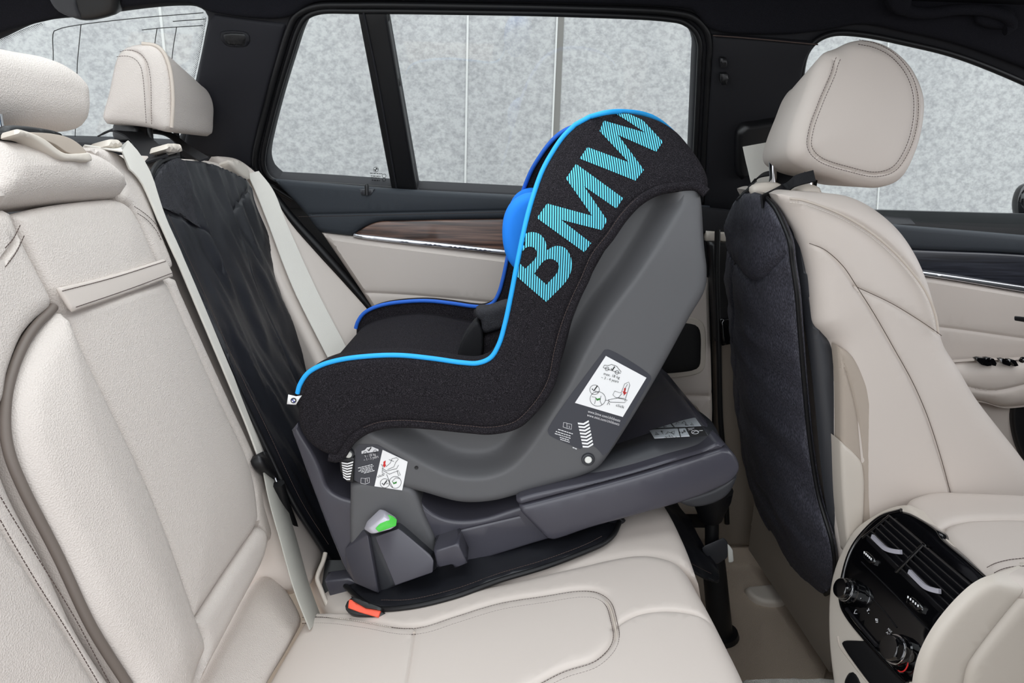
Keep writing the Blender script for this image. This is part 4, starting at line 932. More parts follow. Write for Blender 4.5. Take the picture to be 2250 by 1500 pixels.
# leg
LX = at_y(1562, 1110, 1.18); L1 = at_y(1561, 1150, 1.18); L2 = at_y(1566, 1215, 1.18); L3 = at_z(1592, 1462, .095)
L3 = vec(L2[0] + .035, 1.18, .10)
leg = lathe('leg_socket', BLACKP, at_y(1563, 1075, 1.18), L1 - LX, [(0, .040), (.02, .037), (.045, .027), (.062, .022), (.066, .018)], base, seg=24)
tube('support_leg', BLACKP, [L1 + vec(0, 0, .03), L2 - vec(0, 0, .02)], .0132, base, seg=18)
ax = nrm(L3 - L2); n_ = np.linalg.norm(L3 - L2)
sl_ = lathe('leg_sleeve', BLACKP, L2, ax, [(-.012, .016), (0, .021), (.03, .0225), (n_ - .012, .024), (n_ - .01, .034), (n_, .036)], base, seg=24)
V, Fs = hull_geo([at_y(1540, 1206, 1.15), at_y(1548, 1198, 1.15), at_y(1590, 1180, 1.15), at_y(1600, 1192, 1.15), at_y(1598, 1225, 1.15), at_y(1575, 1240, 1.15), at_y(1552, 1222, 1.15),
                  at_y(1548, 1200, 1.22), at_y(1590, 1182, 1.22), at_y(1598, 1225, 1.22), at_y(1560, 1235, 1.22)], .003, 2)
mesh_obj('sleeve_collar', V, Fs, GREYD, base, sharp=30)
V, Fs = hull_geo([at_y(1598, 1194, 1.15), at_y(1603, 1198, 1.15), at_y(1610, 1208, 1.15), at_y(1612, 1233, 1.15), at_y(1601, 1236, 1.15), at_y(1600, 1215, 1.15), at_y(1600, 1196, 1.19), at_y(1608, 1210, 1.19), at_y(1610, 1235, 1.19)], .0012, 1)
mesh_obj('height_button', V, Fs, WHITEP, base, sharp=30, label='white height button of the support leg')

# ------------------------------------------------------------------ child seat
cs = thing('child_carseat', 'black child seat with blue piping and cyan striped letters on its side', 'child car seat', (.0, 1.2, .48))
def leanh(k):
    return lambda u, v: -k * sstep(.86, 1.10, v) ** 1.3
CV = side(.958, leanh(.085))
RIM = [(652, 866), (657, 848), (674, 822), (704, 804), (750, 791), (820, 783), (880, 782), (950, 789), (1015, 798), (1050, 799), (1078, 787), (1096, 758), (1109, 715), (1123, 650), (1137, 577), (1157, 483), (1172, 430), (1192, 375), (1217, 330), (1238, 300), (1264, 274), (1297, 256), (1333, 247), (1370, 246)]
HEM = [(744, 1006), (773, 966), (803, 945), (835, 934), (880, 930), (947, 934), (1027, 942), (1080, 945), (1133, 933), (1155, 905), (1194, 870), (1213, 833), (1227, 767), (1243, 710), (1267, 650), (1283, 617), (1307, 563), (1340, 520), (1370, 477), (1403, 443), (1443, 420), (1480, 412), (1533, 410), (1553, 424)]
HEM[9] = (1160, 912)
TOP = [(1410, 252), (1450, 264), (1487, 287), (1517, 320), (1543, 357), (1559, 393), (1558, 430)]
COVER = RIM[:-1] + [RIM[-1]] + TOP[:-1] + [TOP[-1] + (1,)] + [h for h in HEM[::-1][1:]] + [(740, 1008, 1), (722, 1003), (698, 992), (672, 970), (656, 940), (652, 900)]
CUV = CV.tr(COVER)
cov = puff('seat_cover', FABRIC, CV, CUV, cs, thick=.055, r=.012, res=.010, rings=5, bulge=.006, bl=.03)
tube('cover_hem', FABRIC, CV.line([(722, 1004)] + HEM, -.002, 7), .0072, cov, seg=10)
stitches('hem_stitching', THREAD_D, [CV.P([CV.hit(*p) for p in offs(HEM[2:-1], -9)], .004)], cov)
FW = side(1.385, lambda u, v: .085 * sstep(.86, 1.10, v) ** 1.3)
far = puff('far_side_cover', FABRIC, FW, CUV, cs, thick=.05, r=.012, res=.016)
PAD = [(1325, 262), (1365, 251), (1410, 255), (1450, 268), (1486, 291), (1515, 323), (1540, 360), (1555, 398), (1553, 425, 1), (1480, 418), (1400, 455), (1330, 560), (1270, 680), (1235, 800), (1190, 890), (1130, 930), (1040, 938), (880, 926), (790, 945), (720, 985), (685, 970), (668, 930), (664, 880), (685, 850), (760, 822), (880, 812), (1020, 835), (1080, 838), (1130, 810), (1160, 740), (1190, 620), (1230, 480), (1270, 370)]
IN = side(.975, leanh(.085))
puff('seat_liner', FABRIC, IN, IN.tr(PAD), cs, thick=.44, r=.02, res=.016, mirror=True)
# piping: near rim, over the crown, far rim
PP = np.concatenate([CV.P([CV.hit(*p) for p in spl(RIM[:-3], False, 6)], -.004), curve3([CV.P(CV.hit(1297, 256), -.004)[0], at_y(1333, 247, 1.032), at_y(1370, 245, 1.055), at_y(1412, 250, 1.085), at_y(1450, 265, 1.11), at_y(1480, 286, 1.13)], 8)])
tube('piping', BLUE, PP, np.interp(np.arange(len(PP))[::-1], [0, 12, len(PP)], [.0006, .0036, .0036]), cs, seg=10)
FR = FW.P(CV.tr(RIM + [(1410, 252), (1450, 264), (1487, 287), (1510, 312)], False, 8), .0)
tube('piping', BLUED, FR - vec(0, .0, 0), .0040, cs, seg=10)
crown = [at_y(1370, 246, 1.04)]
# blue head pad and harness
HP = side(1.035)
puff('head_pad', BLUEP, HP, HP.tr([(1168, 424), (1146, 430), (1124, 446), (1109, 474), (1104, 505), (1106, 540), (1116, 572), (1132, 592), (1150, 596), (1190, 560), (1215, 480), (1200, 430)]), cs, thick=.05, r=.014, res=.01, bulge=.004)
puff('head_pad', BLUEP, side(1.33), HP.tr([(1168, 424), (1146, 430), (1124, 446), (1109, 474), (1104, 505), (1106, 540), (1116, 572), (1132, 592), (1150, 596), (1190, 560), (1215, 480), (1200, 430)]) + np.array([[.012, 0]]), cs, thick=.03, r=.012, res=.012)
HA = side(1.11)
hp = puff('harness_pad', MESHF, HA, HA.tr([(1045, 684), (1052, 680), (1075, 679), (1120, 667), (1150, 690), (1140, 720), (1104, 724), (1064, 734), (1059, 730), (1056, 705), (1048, 700)]), cs, thick=.05, r=.008, res=.008)
puff('harness_pad', FABRIC, side(1.20), side(1.20).tr([(1040, 690), (1070, 684), (1130, 672), (1150, 700), (1070, 732), (1052, 720)]), cs, thick=.05, r=.008, res=.01)
puff('crotch_pad', FABRIC, HA, HA.tr([(1062, 742), (1080, 735), (1110, 724), (1130, 760), (1100, 790), (1060, 800), (1040, 795), (1058, 775)]), cs, thick=.05, r=.01, res=.01, lift=-.006)
def band(y0, th):
    return [(1048, 706), (1034, 720), (1019, 742), (1008, 768), (1003, 795), (1010, 810), (1050, 805), (1060, 775), (1062, 745), (1060, 728)]
puff('harness_strap', WEB, HA, HA.tr(band(0, 0)), cs, thick=.045, r=.004, res=.01, lift=.002)
# shell
SH = side(.982, leanh(.03))
SHELL = [(757, 985, 1), (800, 935), (880, 915), (1000, 905), (1120, 905), (1180, 860), (1230, 740), (1290, 590), (1360, 470), (1440, 410), (1500, 398), (1537, 402, 1), (1546, 440), (1553, 540), (1559, 600), (1554, 640), (1520, 700), (1440, 845), (1347, 995), (1318, 1032), (1290, 1048), (1180, 1081), (1090, 1106), (1040, 1111), (1000, 1108), (920, 1086), (860, 1073), (800, 1069), (778, 1058), (764, 1040)]
REC = SH.tr([(800, 946, 1), (835, 967), (880, 992), (935, 1022), (990, 1046), (1040, 1053), (1082, 1048), (1122, 1030), (1160, 992), (1202, 930), (1250, 850), (1290, 772), (1340, 690), (1400, 610), (1465, 512), (1504, 448, 1), (1480, 380, 1), (1300, 420), (1180, 700), (1100, 850), (900, 860)])
def recess(u, v):
    Q = np.stack([u, v], 1); d = pdist(Q, REC) * np.where(inside(Q, REC), 1, -1)
    return -.042 * sstep(-.003, .030, d)
shell = puff('shell', GREYP, SH, SH.tr(SHELL), cs, thick=.435, r=.016, res=.007, mirror=True, disp=recess, rings=5, grooves=[(SH.tr([(820, 958), (880, 992), (935, 1022), (990, 1046), (1040, 1053), (1082, 1048), (1122, 1030), (1160, 992), (1202, 930), (1250, 850), (1290, 772), (1340, 690), (1400, 610), (1465, 512), (1500, 452)], False, 6), .006, .0)])
# stickers and buttons on the shell
S0 = Surf(SH.o, SH.U, SH.V, SH.h)
st1 = decal('warning_sticker', STICK, S0, [(1324, 774), (1328, 768), (1336, 767), (1428, 824), (1431, 832, 1), (1337, 992, 1), (1325, 1000, 1), (1308, 982), (1292, 976), (1275, 986, 1), (1206, 954), (1203, 946)], shell, .0008, step=6)
decal('label_sheet', WHITE, S0, [(1331, 781, 1), (1420, 829, 1), (1368, 915, 1), (1263, 884, 1)], st1, .0016)
O1, O2 = .0024, .0022
def carlines(cx, cy, s, ang):
    c, q = math.cos(ang), math.sin(ang); T = lambda x, y: (cx + s * (x * c - y * q), cy + s * (x * q + y * c))
    body_ = [T(*p) for p in [(-1, .15), (-.95, -.1), (-.55, -.18), (-.25, -.42), (.35, -.42), (.75, -.15), (1, -.02), (1, .2), (-1, .2), (-1, .15)]]
    w1 = [T(-.55 + .2 * math.cos(a), .2 + .2 * math.sin(a)) for a in np.linspace(0, 6.283, 14)]; w2 = [T(.6 + .2 * math.cos(a), .2 + .2 * math.sin(a)) for a in np.linspace(0, 6.283, 14)]
    return body_, w1, w2
def tick(x, y, s): return [(x - s * .6, y - s * .05), (x - s * .2, y + s * .5), (x + s * .7, y - s * .8)]
g = ribs(S0, [L for L in carlines(1345, 809, 20, .33)], 1.0, O1)
for L, wd in ((tick(1346, 809, 6), 2.6), (tick(1306, 853, 9), 2.4)):
    G2 = ribs(S0, [L], wd, O1); g.add(np.concatenate(G2.V), G2.F)
lines = [circ(1306, 855, 10.5) + [(1316.5, 855)], circ(1313, 875, 17, 16) + [(1330, 875)], [(1300, 870), (1309, 872), (1306, 886)], [(1320, 868), (1318, 880), (1322, 888)],
         [(1336, 877), (1357, 873), (1378, 878), (1372, 883), (1340, 882), (1336, 877)], [(1338, 880), (1334, 887), (1333, 888)], [(1338, 884), (1339, 888)], [(1372, 880), (1375, 870), (1383, 845), (1381, 838), (1372, 842), (1364, 862), (1350, 858), (1346, 866), (1352, 872), (1372, 874)],
         [(1370, 868), (1374, 850), (1378, 843)], [(1330, 878), (1337, 879)], [(1358, 873), (1366, 863)]]
for L in lines:
    G2 = ribs(S0, [L], .9, O1); g.add(np.concatenate(G2.V), G2.F)
for a in (('max. 18 kg', (1325, 822), (1360, 831), 6.0), ('~ 3 - 4 years', (1320, 830), (1358, 840), 6.0), ('click', (1352, 891), (1370, 896), 6.0), ('2x', (1306, 860), (1314, 862), 3.6)):
    V, Fs = text_geo(a[0], S0, *a[1:], off=O1, spacing=1.05); g.add(V, Fs)
g.obj('label_lettering', INK, st1, smooth=False)
V, Fs = decal_geo(S0, S0.tr(cor((1371, 851), (1375, 852), (1373, 860), (1377, 861), (1371, 867), (1367, 858), (1370, 859)), True), .0022); mesh_obj('label_arrow', V, Fs, INKR, st1, smooth=False)
V, Fs = decal_geo(S0, S0.tr([(1307, 871), (1312, 875), (1318, 873), (1318, 877), (1311, 879)], True), .0022); mesh_obj('label_latch', V, Fs, INKG, st1, smooth=False)
g = Geo()
for a in (('www.bmw.com/childseats', (1291, 905), (1362, 926), 6.0), ('www.mini.com/childseats', (1289, 913), (1360, 934), 6.0)):
    V, Fs = text_geo(a[0], S0, *a[1:], off=.0016, spacing=1.06); g.add(V, Fs)
g.obj('web_address', PRINT, st1, smooth=False); g = Geo()
for k, (x, y, n) in enumerate(((1226, 942, 34), (1221, 946.5, 36), (1219, 951, 36), (1230, 959.5, 24), (1231, 964, 22))):
    g.add(*smallprint(S0, x, y, n * .953, n * .30, 1.9, .0016, k))
bk_ = [[(1246, 938), (1245, 928), (1238, 927), (1237, 937), (1246, 940), (1255, 942), (1256, 931), (1246, 929)], [(1250, 934), (1251, 939)]]
G2 = ribs(S0, bk_, 1.0, .0016); g.add(np.concatenate(G2.V), G2.F)
g.add(*smallprint(S0, 1258, 981.5, 11, 4.8, 2.2, .0016, 9))
g.obj('small_print', PRINT, st1, smooth=False)
def chevrons(a, b, c, d, n, down=.55):
    """white bands with black V stripes in the strip a-b (top edge) to d-c (bottom edge)"""
    a, b, c, d = map(lambda q: np.array(q, float), (a, b, c, d)); g = Geo()
    for k in range(n):
        t0, t1 = k / n, (k + .55) / n; dv = down / n
        L = lambda t: a + (d - a) * min(max(t, 0), 1); R = lambda t: b + (c - b) * min(max(t, 0), 1); Mi = lambda t: (L(t) + R(t)) / 2
        poly = [L(t0), Mi(t0 + dv), R(t0), R(t1), Mi(t1 + dv), L(t1)]
        V, Fs = decal_geo(S0, S0.tr(cor(*poly), True, 40), .0018); g.add(V, Fs)
    return g
chevrons((1269, 927), (1293, 922), (1304, 979), (1281, 985), 8).obj('chevron_strip', WHITE, st1, smooth=False)
def button(px, r1, r2, m_, lift=.0):
    c = S0.P(S0.hit(*px), lift)[0]; a = lathe('fixing_button', GREYD, c, (0, -1, 0), [(-.004, r1), (.002, r1), (.004, r1 * .92), (.0045, r1 * .75), (.003, r2 * 1.15)], shell, seg=28)
    lathe('button_cap', m_, c, (0, -1, 0), [(.0, r2), (.004, r2), (.0052, r2 * .8)], a, seg=24); return a
button((1292, 1008), .0105, .0056, WHITEP); button((767, 995), .0085, .0056, WHITEP, .002)
lathe('screw_hole', BLACKP, S0.P(S0.hit(915, 1027), 0)[0], (0, -1, 0), [(-.002, .003), (.0012, .003), (.0008, .0015)], shell, seg=16)
st2 = decal('warning_sticker', STICK, S0, [(782, 980, 1), (790, 975, 1), (829, 976, 1), (896, 1013, 1), (884, 1076, 1), (824, 1068), (786, 1058), (770, 1046), (764, 1034, 1), (775, 1012), (782, 998)], shell, .0008, step=6)
decal('label_sheet', WHITE, S0, cor((841, 987), (896, 1013), (884, 1076), (823, 1067)), st2, .0016)
g = Geo(); bodyL, w1, w2 = carlines(813, 989, 19, -.16)
V, Fs = decal_geo(S0, S0.tr(cor(*bodyL[:-1]), True, 30), .0016); mesh_obj('car_symbol', V, Fs, PRINT, st2, smooth=False)
for a in (('9 - 18 kg', (802, 1004), (826, 999), 6.0), ('~ 1 - 3 years', (800, 1012), (832, 1004), 6.0)):
    V, Fs = text_geo(a[0], S0, *a[1:], off=.0016, spacing=1.05); g.add(V, Fs)
g.obj('weight_range', PRINT, st2, smooth=False); g = Geo()
for k, (x, y, n) in enumerate(((787, 1027, 34), (792, 1029.5, 30), (788, 1034, 34), (794, 1036, 28), (800, 1038, 24))):
    g.add(*smallprint(S0, x, y, n * .97, -n * .24, 1.7, .0016, k + 20))
G2 = ribs(S0, [[(803, 1060), (803, 1050), (794, 1049), (793, 1060), (803, 1062), (812, 1059), (812, 1048), (803, 1050)], [(807, 1051), (808, 1057)]], 1.0, .0016); g.add(np.concatenate(G2.V), G2.F)
g.obj('small_print', PRINT, st2, smooth=False)
g = ribs(S0, [tick(812, 986, 6)], 2.4, .0024)
for L in (w1, w2, circ(846, 1060, 10) + [(856, 1060)], circ(869, 1058, 13) + [(882, 1058)], [(840, 1027), (850, 1033), (872, 1028), (876, 1020)], [(842, 1032), (856, 1040), (876, 1032), (880, 1042), (876, 1044), (873, 1032)], [(838, 1018), (842, 1024), (840, 1036), (846, 1040)],
          [(848, 1024), (858, 1016), (862, 1006), (872, 1004), (876, 1007), (870, 1014), (866, 1024), (852, 1030)], [(855, 1008), (866, 1012)], [(850, 1040), (856, 1056), (864, 1070)], [(862, 1056), (870, 1048), (878, 1050)]):
    G2 = ribs(S0, [L], .9, .0024); g.add(np.concatenate(G2.V), G2.F)
G2 = ribs(S0, [tick(845, 1060, 8)], 2.4, .0024); g.add(np.concatenate(G2.V), G2.F)
for a in (('click', (830, 1048), (845, 1043), 5.4), ('2x', (848, 1062), (854, 1061), 3.6)):
    V, Fs = text_geo(a[0], S0, *a[1:], off=.0024); g.add(V, Fs)
g.obj('label_lettering', INK, st2, smooth=False)
V, Fs = decal_geo(S0, S0.tr(cor((843, 1013), (848, 1010), (847, 1019), (849, 1020), (845, 1026), (841, 1020), (843, 1019)), True), .0022); mesh_obj('label_arrow', V, Fs, INKR, st2, smooth=False)
V, Fs = decal_geo(S0, S0.tr([(862, 1055), (866, 1059), (872, 1056), (872, 1060), (865, 1062)], True), .0022); mesh_obj('label_latch', V, Fs, INKG, st2, smooth=False)
# chevron half on the seat, half on the base
puff('marker_plate', BLACKP, side(.975), side(.975).tr([(746, 1010, 1), (778, 1004, 1), (776, 1060, 1), (762, 1058, 1), (748, 1035, 1)]), base, thick=.012, r=.001, res=.02)
S0b = S0; S0 = side(.9735)
chevrons((751, 1014), (777, 1012), (769, 1056), (755, 1050), 7).obj('chevron_strip', WHITE, base, smooth=False)
S0 = S0b
# letters printed on the cover (traced in a 3 x enlargement of the seat side)
ck = lambda L: [(1050 + x / 3, 200 + y / 3, 1) for x, y in L]
LW = ck([(720, 370), (990, 470), (800, 265), (828, 195), (1100, 275), (905, 145), (1000, 148), (1085, 192), (1215, 335), (1170, 400), (920, 290), (1090, 520), (1035, 590), (668, 445)])
LM = ck([(645, 480), (955, 705), (910, 773), (695, 625), (850, 850), (815, 915), (545, 845), (745, 1000), (700, 1060), (388, 835), (455, 740), (750, 820), (578, 575)])
c2 = lambda L: [(1050 + p[0] / 3, 200 + p[1] / 3) + tuple(p[2:]) for p in L]
LB = c2([(262, 1225, 1), (450, 1385, 1), (590, 1235), (616, 1160), (608, 1085), (570, 1030), (510, 1018), (455, 1045, 1), (438, 975), (395, 935), (340, 930), (303, 955), (285, 1060), (272, 1150)])
H1 = c2([(283, 1080), (325, 1026), (370, 1030), (388, 1065), (378, 1100), (312, 1168, 1), (275, 1135, 1)])
H2 = c2([(370, 1200, 1), (440, 1112), (490, 1104), (530, 1138), (524, 1186), (450, 1272, 1)])
def letter(pts, hs=()):
    ol = CV.tr(pts, True, 5); ho = [CV.tr(h, True, 5) for h in hs]
    d = pdist(ol, CUV); off = .0062
    def prof(u, v):
        d = pdist(np.stack([u, v], 1), CUV); e = np.clip(.012 - d, 0, .012)
        return -(.012 - np.sqrt(np.maximum(.012 ** 2 - e * e, 0))) + .006 * (1 - np.exp(-d / .03))
    sf = Surf(CV.o, CV.U, CV.V, lambda u, v: CV.h(u, v) + prof(np.atleast_1d(u), np.atleast_1d(v)))
    V, Fs = puff_geo(sf, ol, thick=.0006, r=0, res=.006, holes=ho, lift=.0010)
    return V, Fs
g = Geo()
for a in ((LB, (H1, H2)), (LM, ()), (LW, ())): g.add(*letter(*a))
g.obj('striped_letters', STRIPE, cov)
# sewn in tag with its roundel
TG = side(.952)
tgo = puff('sewn_tag', WHITE, TG, TG.tr(cor((633, 867), (650, 871), (663, 869), (658, 876), (650, 889), (630, 888))), cs, thick=.002, r=.0006, res=.01)
TG2 = side(.9510)
def disc(m_, pts, nm, off): decal(nm, m_, TG2, pts, tgo, off, step=3)
disc(INK, circ(645, 879.5, 6.4, 6.0, n=16), 'roundel_ring', .0004)
disc(WHITE, circ(645, 879.5, 4.0, 3.7, n=14), 'roundel_field', .0010)
for a0 in (180, 0):
    disc(mat('roundel blue', srgb(60, 70, 150), .5), cor(*([(645, 879.5)] + circ(645, 879.5, 4.0, 3.7, n=5, a0=a0 + 10, a1=a0 + 100))), 'roundel_quarter', .0016)
# ------------------------------------------------------------------ front left seat
fs = thing('front_carseat', 'beige leather front left seat seen from its side, black protector on its back', 'front seat', (.75, 1.22, .12))
FSf = side(.968)
FO = [(1722, 428, 1), (1745, 421), (1790, 423), (1880, 432), (1932, 456), (1990, 505), (2030, 563), (2056, 625), (2072, 685), (2081, 730), (2094, 768), (2122, 812), (2162, 880), (2212, 946), (2262, 1010), (2340, 1120), (2380, 1260, 1), (1858, 1260, 1), (1852, 1180), (1846, 1100), (1844, 1000), (1843, 833), (1837, 760), (1818, 738), (1801, 718), (1794, 673), (1785, 600), (1767, 530), (1748, 480)]
puff('backrest', LEATHER2, FSf, FSf.tr(FO), fs, thick=.44, r=.028, res=.013, rings=5, bulge=.02, bl=.08, taper=lambda P: P + np.array([[.075, 0]]),
     grooves=[(FSf.tr([(1768, 532), (1800, 545), (1840, 580), (1872, 627), (1912, 690), (1952, 760), (1992, 832), (2024, 905), (2055, 1000), (2078, 1085), (2090, 1160)], False), .0024, .0035),
              (FSf.tr([(1872, 627), (1950, 664), (2030, 714), (2084, 756)], False), .0024, .0035),
              (FSf.tr([(1735, 436), (1765, 440), (1850, 472), (1922, 517), (1982, 572), (2034, 640), (2056, 695), (2063, 735)], False), .0028, .003)])
FS2 = Surf(FSf.o + FSf.N * .012, FSf.U, FSf.V)
TOPS = [(1735, 436), (1765, 440), (1850, 472), (1922, 517), (1982, 572), (2034, 640), (2056, 695), (2062, 732)]
FS3 = Surf(FSf.o + FSf.N * .0135, FSf.U, FSf.V)
tube('shoulder_piping', SEAM, FS3.line(TOPS, .0002, 6), .0018, fs)
stitches('stitching', THREAD_L, [FS3.P([FS3.hit(*p) for p in offs(TOPS, 8)], .0018)], fs)
for L in ([(1768, 532), (1800, 545), (1840, 580), (1872, 627), (1912, 690), (1952, 760), (1992, 832), (2024, 905), (2055, 1000), (2078, 1085), (2085, 1110)], [(1872, 627), (1950, 664), (2030, 714), (2055, 732)]):
    tube('seam_line', GAP, FSf.line(L, .0150, 8), .0005, fs, 6)
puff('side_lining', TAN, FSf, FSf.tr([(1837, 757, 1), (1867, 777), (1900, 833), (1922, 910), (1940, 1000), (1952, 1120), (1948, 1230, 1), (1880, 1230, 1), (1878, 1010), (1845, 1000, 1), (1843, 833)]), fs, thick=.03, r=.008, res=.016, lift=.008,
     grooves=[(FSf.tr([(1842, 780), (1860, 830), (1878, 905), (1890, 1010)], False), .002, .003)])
puff('side_cover', PLBEIGE, FSf, FSf.tr([(1839, 962, 1), (1876, 996), (1888, 1014), (1890, 1215, 1), (1858, 1215, 1), (1846, 1100)]), fs, thick=.04, r=.006, res=.016, lift=.012)
BSf = side(.990)
puff('back_shell', GREYD, BSf, BSf.tr([(1738, 440, 1), (1752, 490), (1768, 530), (1795, 600), (1806, 680), (1815, 722), (1842, 765), (1850, 833), (1852, 1000), (1862, 1180), (1868, 1255, 1), (1852, 1255, 1), (1822, 1100), (1790, 800), (1752, 560)]), fs, thick=.06, r=.02, res=.012, lift=.004, taper=lambda P: P + np.array([[.02, 0]]))
puff('seat_top', PLBEIGE, side(1.10), side(1.10).tr([(1652, 412), (1668, 403), (1700, 401), (1722, 406), (1735, 424), (1700, 440), (1655, 428)]), fs, thick=.16, r=.012, res=.014, taper=lambda P: P + np.array([[.055, 0]]))
puff('post_knob', PLBEIGE, side(1.09), side(1.09).tr([(1752, 416), (1762, 408), (1785, 405), (1806, 412), (1812, 424), (1790, 432), (1756, 430)]), fs, thick=.05, r=.010, res=.01)
# cushion and lower frame of the front seat, footwell shade put into their colour
puff('seat_cushion', SHADED_LINING, side(.985), np.array([(.60, .22), (.66, .44), (.80, .47), (1.05, .46), (1.10, .38), (1.05, .22)]), fs, thick=.46, r=.03, res=.03)
puff('seat_frame', SHADED_LINING, side(1.0), np.array([(.60, .16), (1.0, .16), (1.0, .28), (.60, .30)]), fs, thick=.42, r=.01, res=.05)
q = at_z(1752, 1274, .125)
box('seat_rail', SHADED_LINING, q + vec(.22, 0, -.006), (.22, 0, 0), (0, .022, 0), (0, 0, .024), fs, .004)
box('rail_end', BLACKP, q + vec(-.004, 0, 0), (.022, 0, 0), (0, .017, 0), (0, 0, .017), fs, .003)

fh = thing('front_headrest', 'large beige leather headrest of the front left seat on chrome posts', 'headrest', at_y(1740, 400, 1.2))
HF = side(1.075)
HFO = [(1824, 112), (1802, 140), (1776, 205), (1752, 268), (1738, 322), (1744, 350), (1782, 374), (1840, 392), (1900, 410), (1950, 412), (1990, 394), (2021, 340), (2040, 270), (2041, 205), (2010, 138), (1962, 97), (1912, 83), (1880, 88), (1850, 102)]
def tpf(P):
    Q = P.copy(); c = P.mean(0); Q[:, 0] = c[0] + .022 + (Q[:, 0] - c[0]) * .90; Q[:, 1] = c[1] - .016 + (Q[:, 1] - c[1]) * .84; return Q
hcu = puff('cushion', LEATHER2, HF, HF.tr(HFO), fh, thick=.235, r=.022, back_r=.045, res=.009, rings=5, bulge=.014, bl=.05, taper=tpf,
     grooves=[(HF.tr([(1880, 92), (1920, 98), (1960, 118), (1995, 158), (2012, 205), (2012, 265), (1996, 325), (1965, 372), (1925, 384), (1870, 374), (1800, 350), (1778, 325), (1781, 285), (1802, 225), (1831, 155), (1834, 135)], False), .003, .004)])
HF2 = Surf(HF.o + HF.N * .0088, HF.U, HF.V)
SEAMH = [(1842, 128), (1836, 142), (1832, 158), (1803, 226), (1782, 286), (1779, 324), (1800, 349), (1870, 373), (1925, 383), (1964, 371), (1995, 325), (2011, 265), (2011, 206), (1994, 159), (1959, 119), (1920, 99), (1885, 92)]
stitches('stitching', THREAD_D, [HF2.P([HF2.hit(*p) for p in offs(SEAMH, d)], .0) for d in (-5, 5)], hcu)
for (x0, y0, x1, y1, Y_) in ((1697, 350, 1700, 412, 1.235), (1775, 350, 1778, 412, 1.115)):
    tube('post', CHROME, [at_y(x0, y0, Y_), at_y(x1, y1, Y_)], .0062, fh, seg=14)

# protector on the back of the front seat
kp = thing('seat_back_protector', 'black woven protector hanging on the back of the front seat', 'seat protector', at_y(1720, 800, 1.2))
KP = from3(at_y(1755, 580, .975), at_y(1848, 1200, .975), at_y(1603, 600, 1.38))
KO = [(1612, 482), (1619, 454), (1638, 427), (1660, 419), (1698, 431), (1716, 450), (1737, 490), (1751, 528), (1756, 570), (1766, 640), (1772, 720), (1782, 850), (1795, 980), (1812, 1085), (1842, 1190), (1848, 1240), (1842, 1290), (1826, 1303), (1790, 1284), (1735, 1225), (1695, 1150), (1663, 1060), (1640, 960), (1626, 850), (1617, 720), (1611, 620), (1610, 540)]
wk = wrinkle(11., .006, 18, 6)
kpp = puff('panel', MELANGE, KP, KP.tr(KO), kp, thick=.012, r=.007, res=.011, lift=.014, bulge=.030, bl=.10, disp=wk,
     grooves=[(KP.tr([(1612, 545), (1640, 568), (1707, 605), (1735, 575), (1750, 552)], False), .003, .005), (KP.tr([(1640, 570), (1645, 760), (1660, 950), (1690, 1090), (1740, 1200)], False), .008, .004)])
tube('edge_binding', RUBBER, KP.line([(1698, 431), (1716, 450), (1737, 490), (1751, 528), (1756, 570), (1766, 640), (1772, 720), (1782, 850), (1795, 980), (1812, 1085), (1842, 1190), (1848, 1240), (1842, 1290), (1826, 1303)], .010, 8), .0035, kpp)
P = curve3([KP.P(KP.hit(1642, 428), .01)[0], at_y(1652, 404, 1.36), at_y(1672, 386, 1.32), at_y(1700, 379, 1.27)], 8)
strap('strap', WEB, P, (.6, .8, .3), .022, .003, kp)
P = curve3([at_y(1692, 388, 1.30), at_y(1740, 391, 1.26), at_y(1795, 396, 1.20)], 8)
strap('strap', WEB, P, (0, 0, 1), .024, .003, kp)
P = curve3([KP.P(KP.hit(1703, 436), .02)[0], at_y(1722, 418, 1.09), at_y(1748, 398, 1.08), at_y(1790, 386, 1.07)], 8)
strap('strap', WEB, P, (.3, .5, 1), .020, .003, kp)
tube('strap_buckle', ALU, [at_y(1703, 424, 1.09), at_y(1702, 440, 1.09)], .0015, kp)

# ------------------------------------------------------------------ centre console
con = thing('centre_console', 'beige centre console with glossy black rear air vents, knobs and armrest', 'console', (.75, .85, .1))
CP = Surf((.538, 0, .389), (0, 1, 0), (.057, 0, .143))
BODY = [(1996, 1108, 1), (1970, 1111), (1936, 1124), (1883, 1160), (1856, 1200), (1836, 1249), (1825, 1300), (1823, 1400), (1832, 1490), (1850, 1600, 1), (2040, 1700, 1), (2040, 1520), (2062, 1420), (2110, 1350), (2180, 1282, 1)]
puff('body', PLBEIGE, CP, CP.tr(BODY), con, thick=.30, r=.007, res=.012, lift=.004)
PANEL = [(1966, 1126, 1), (1985, 1125), (2004, 1129), (2066, 1168), (2074, 1182), (2130, 1230), (2182, 1276, 1), (2170, 1290), (2110, 1334), (2060, 1392), (2030, 1452), (2017, 1500, 1), (1995, 1500, 1), (1945, 1446), (1858, 1335, 1), (1855, 1290), (1876, 1212), (1910, 1166), (1942, 1138)]
pan = puff('vent_panel', GLOSS, CP, CP.tr(PANEL), con, thick=.02, r=.003, res=.014, lift=.0065)
CQ = Surf(CP.o + CP.N * .0025, CP.U, CP.V)
rim = CQ.line([(1985, 1123), (1942, 1136), (1908, 1164), (1874, 1211), (1853, 1290), (1856, 1337), (1945, 1448), (1998, 1504)], .003, 6)
tube('panel_rim', GLOSS, rim, .0035, pan)
def quad(m_, name, pts, lift, thick=.01, r=.001, par=pan): return puff(name, m_, CQ, CQ.tr(cor(*pts)), par, thick=thick, r=r, res=.02, lift=lift)
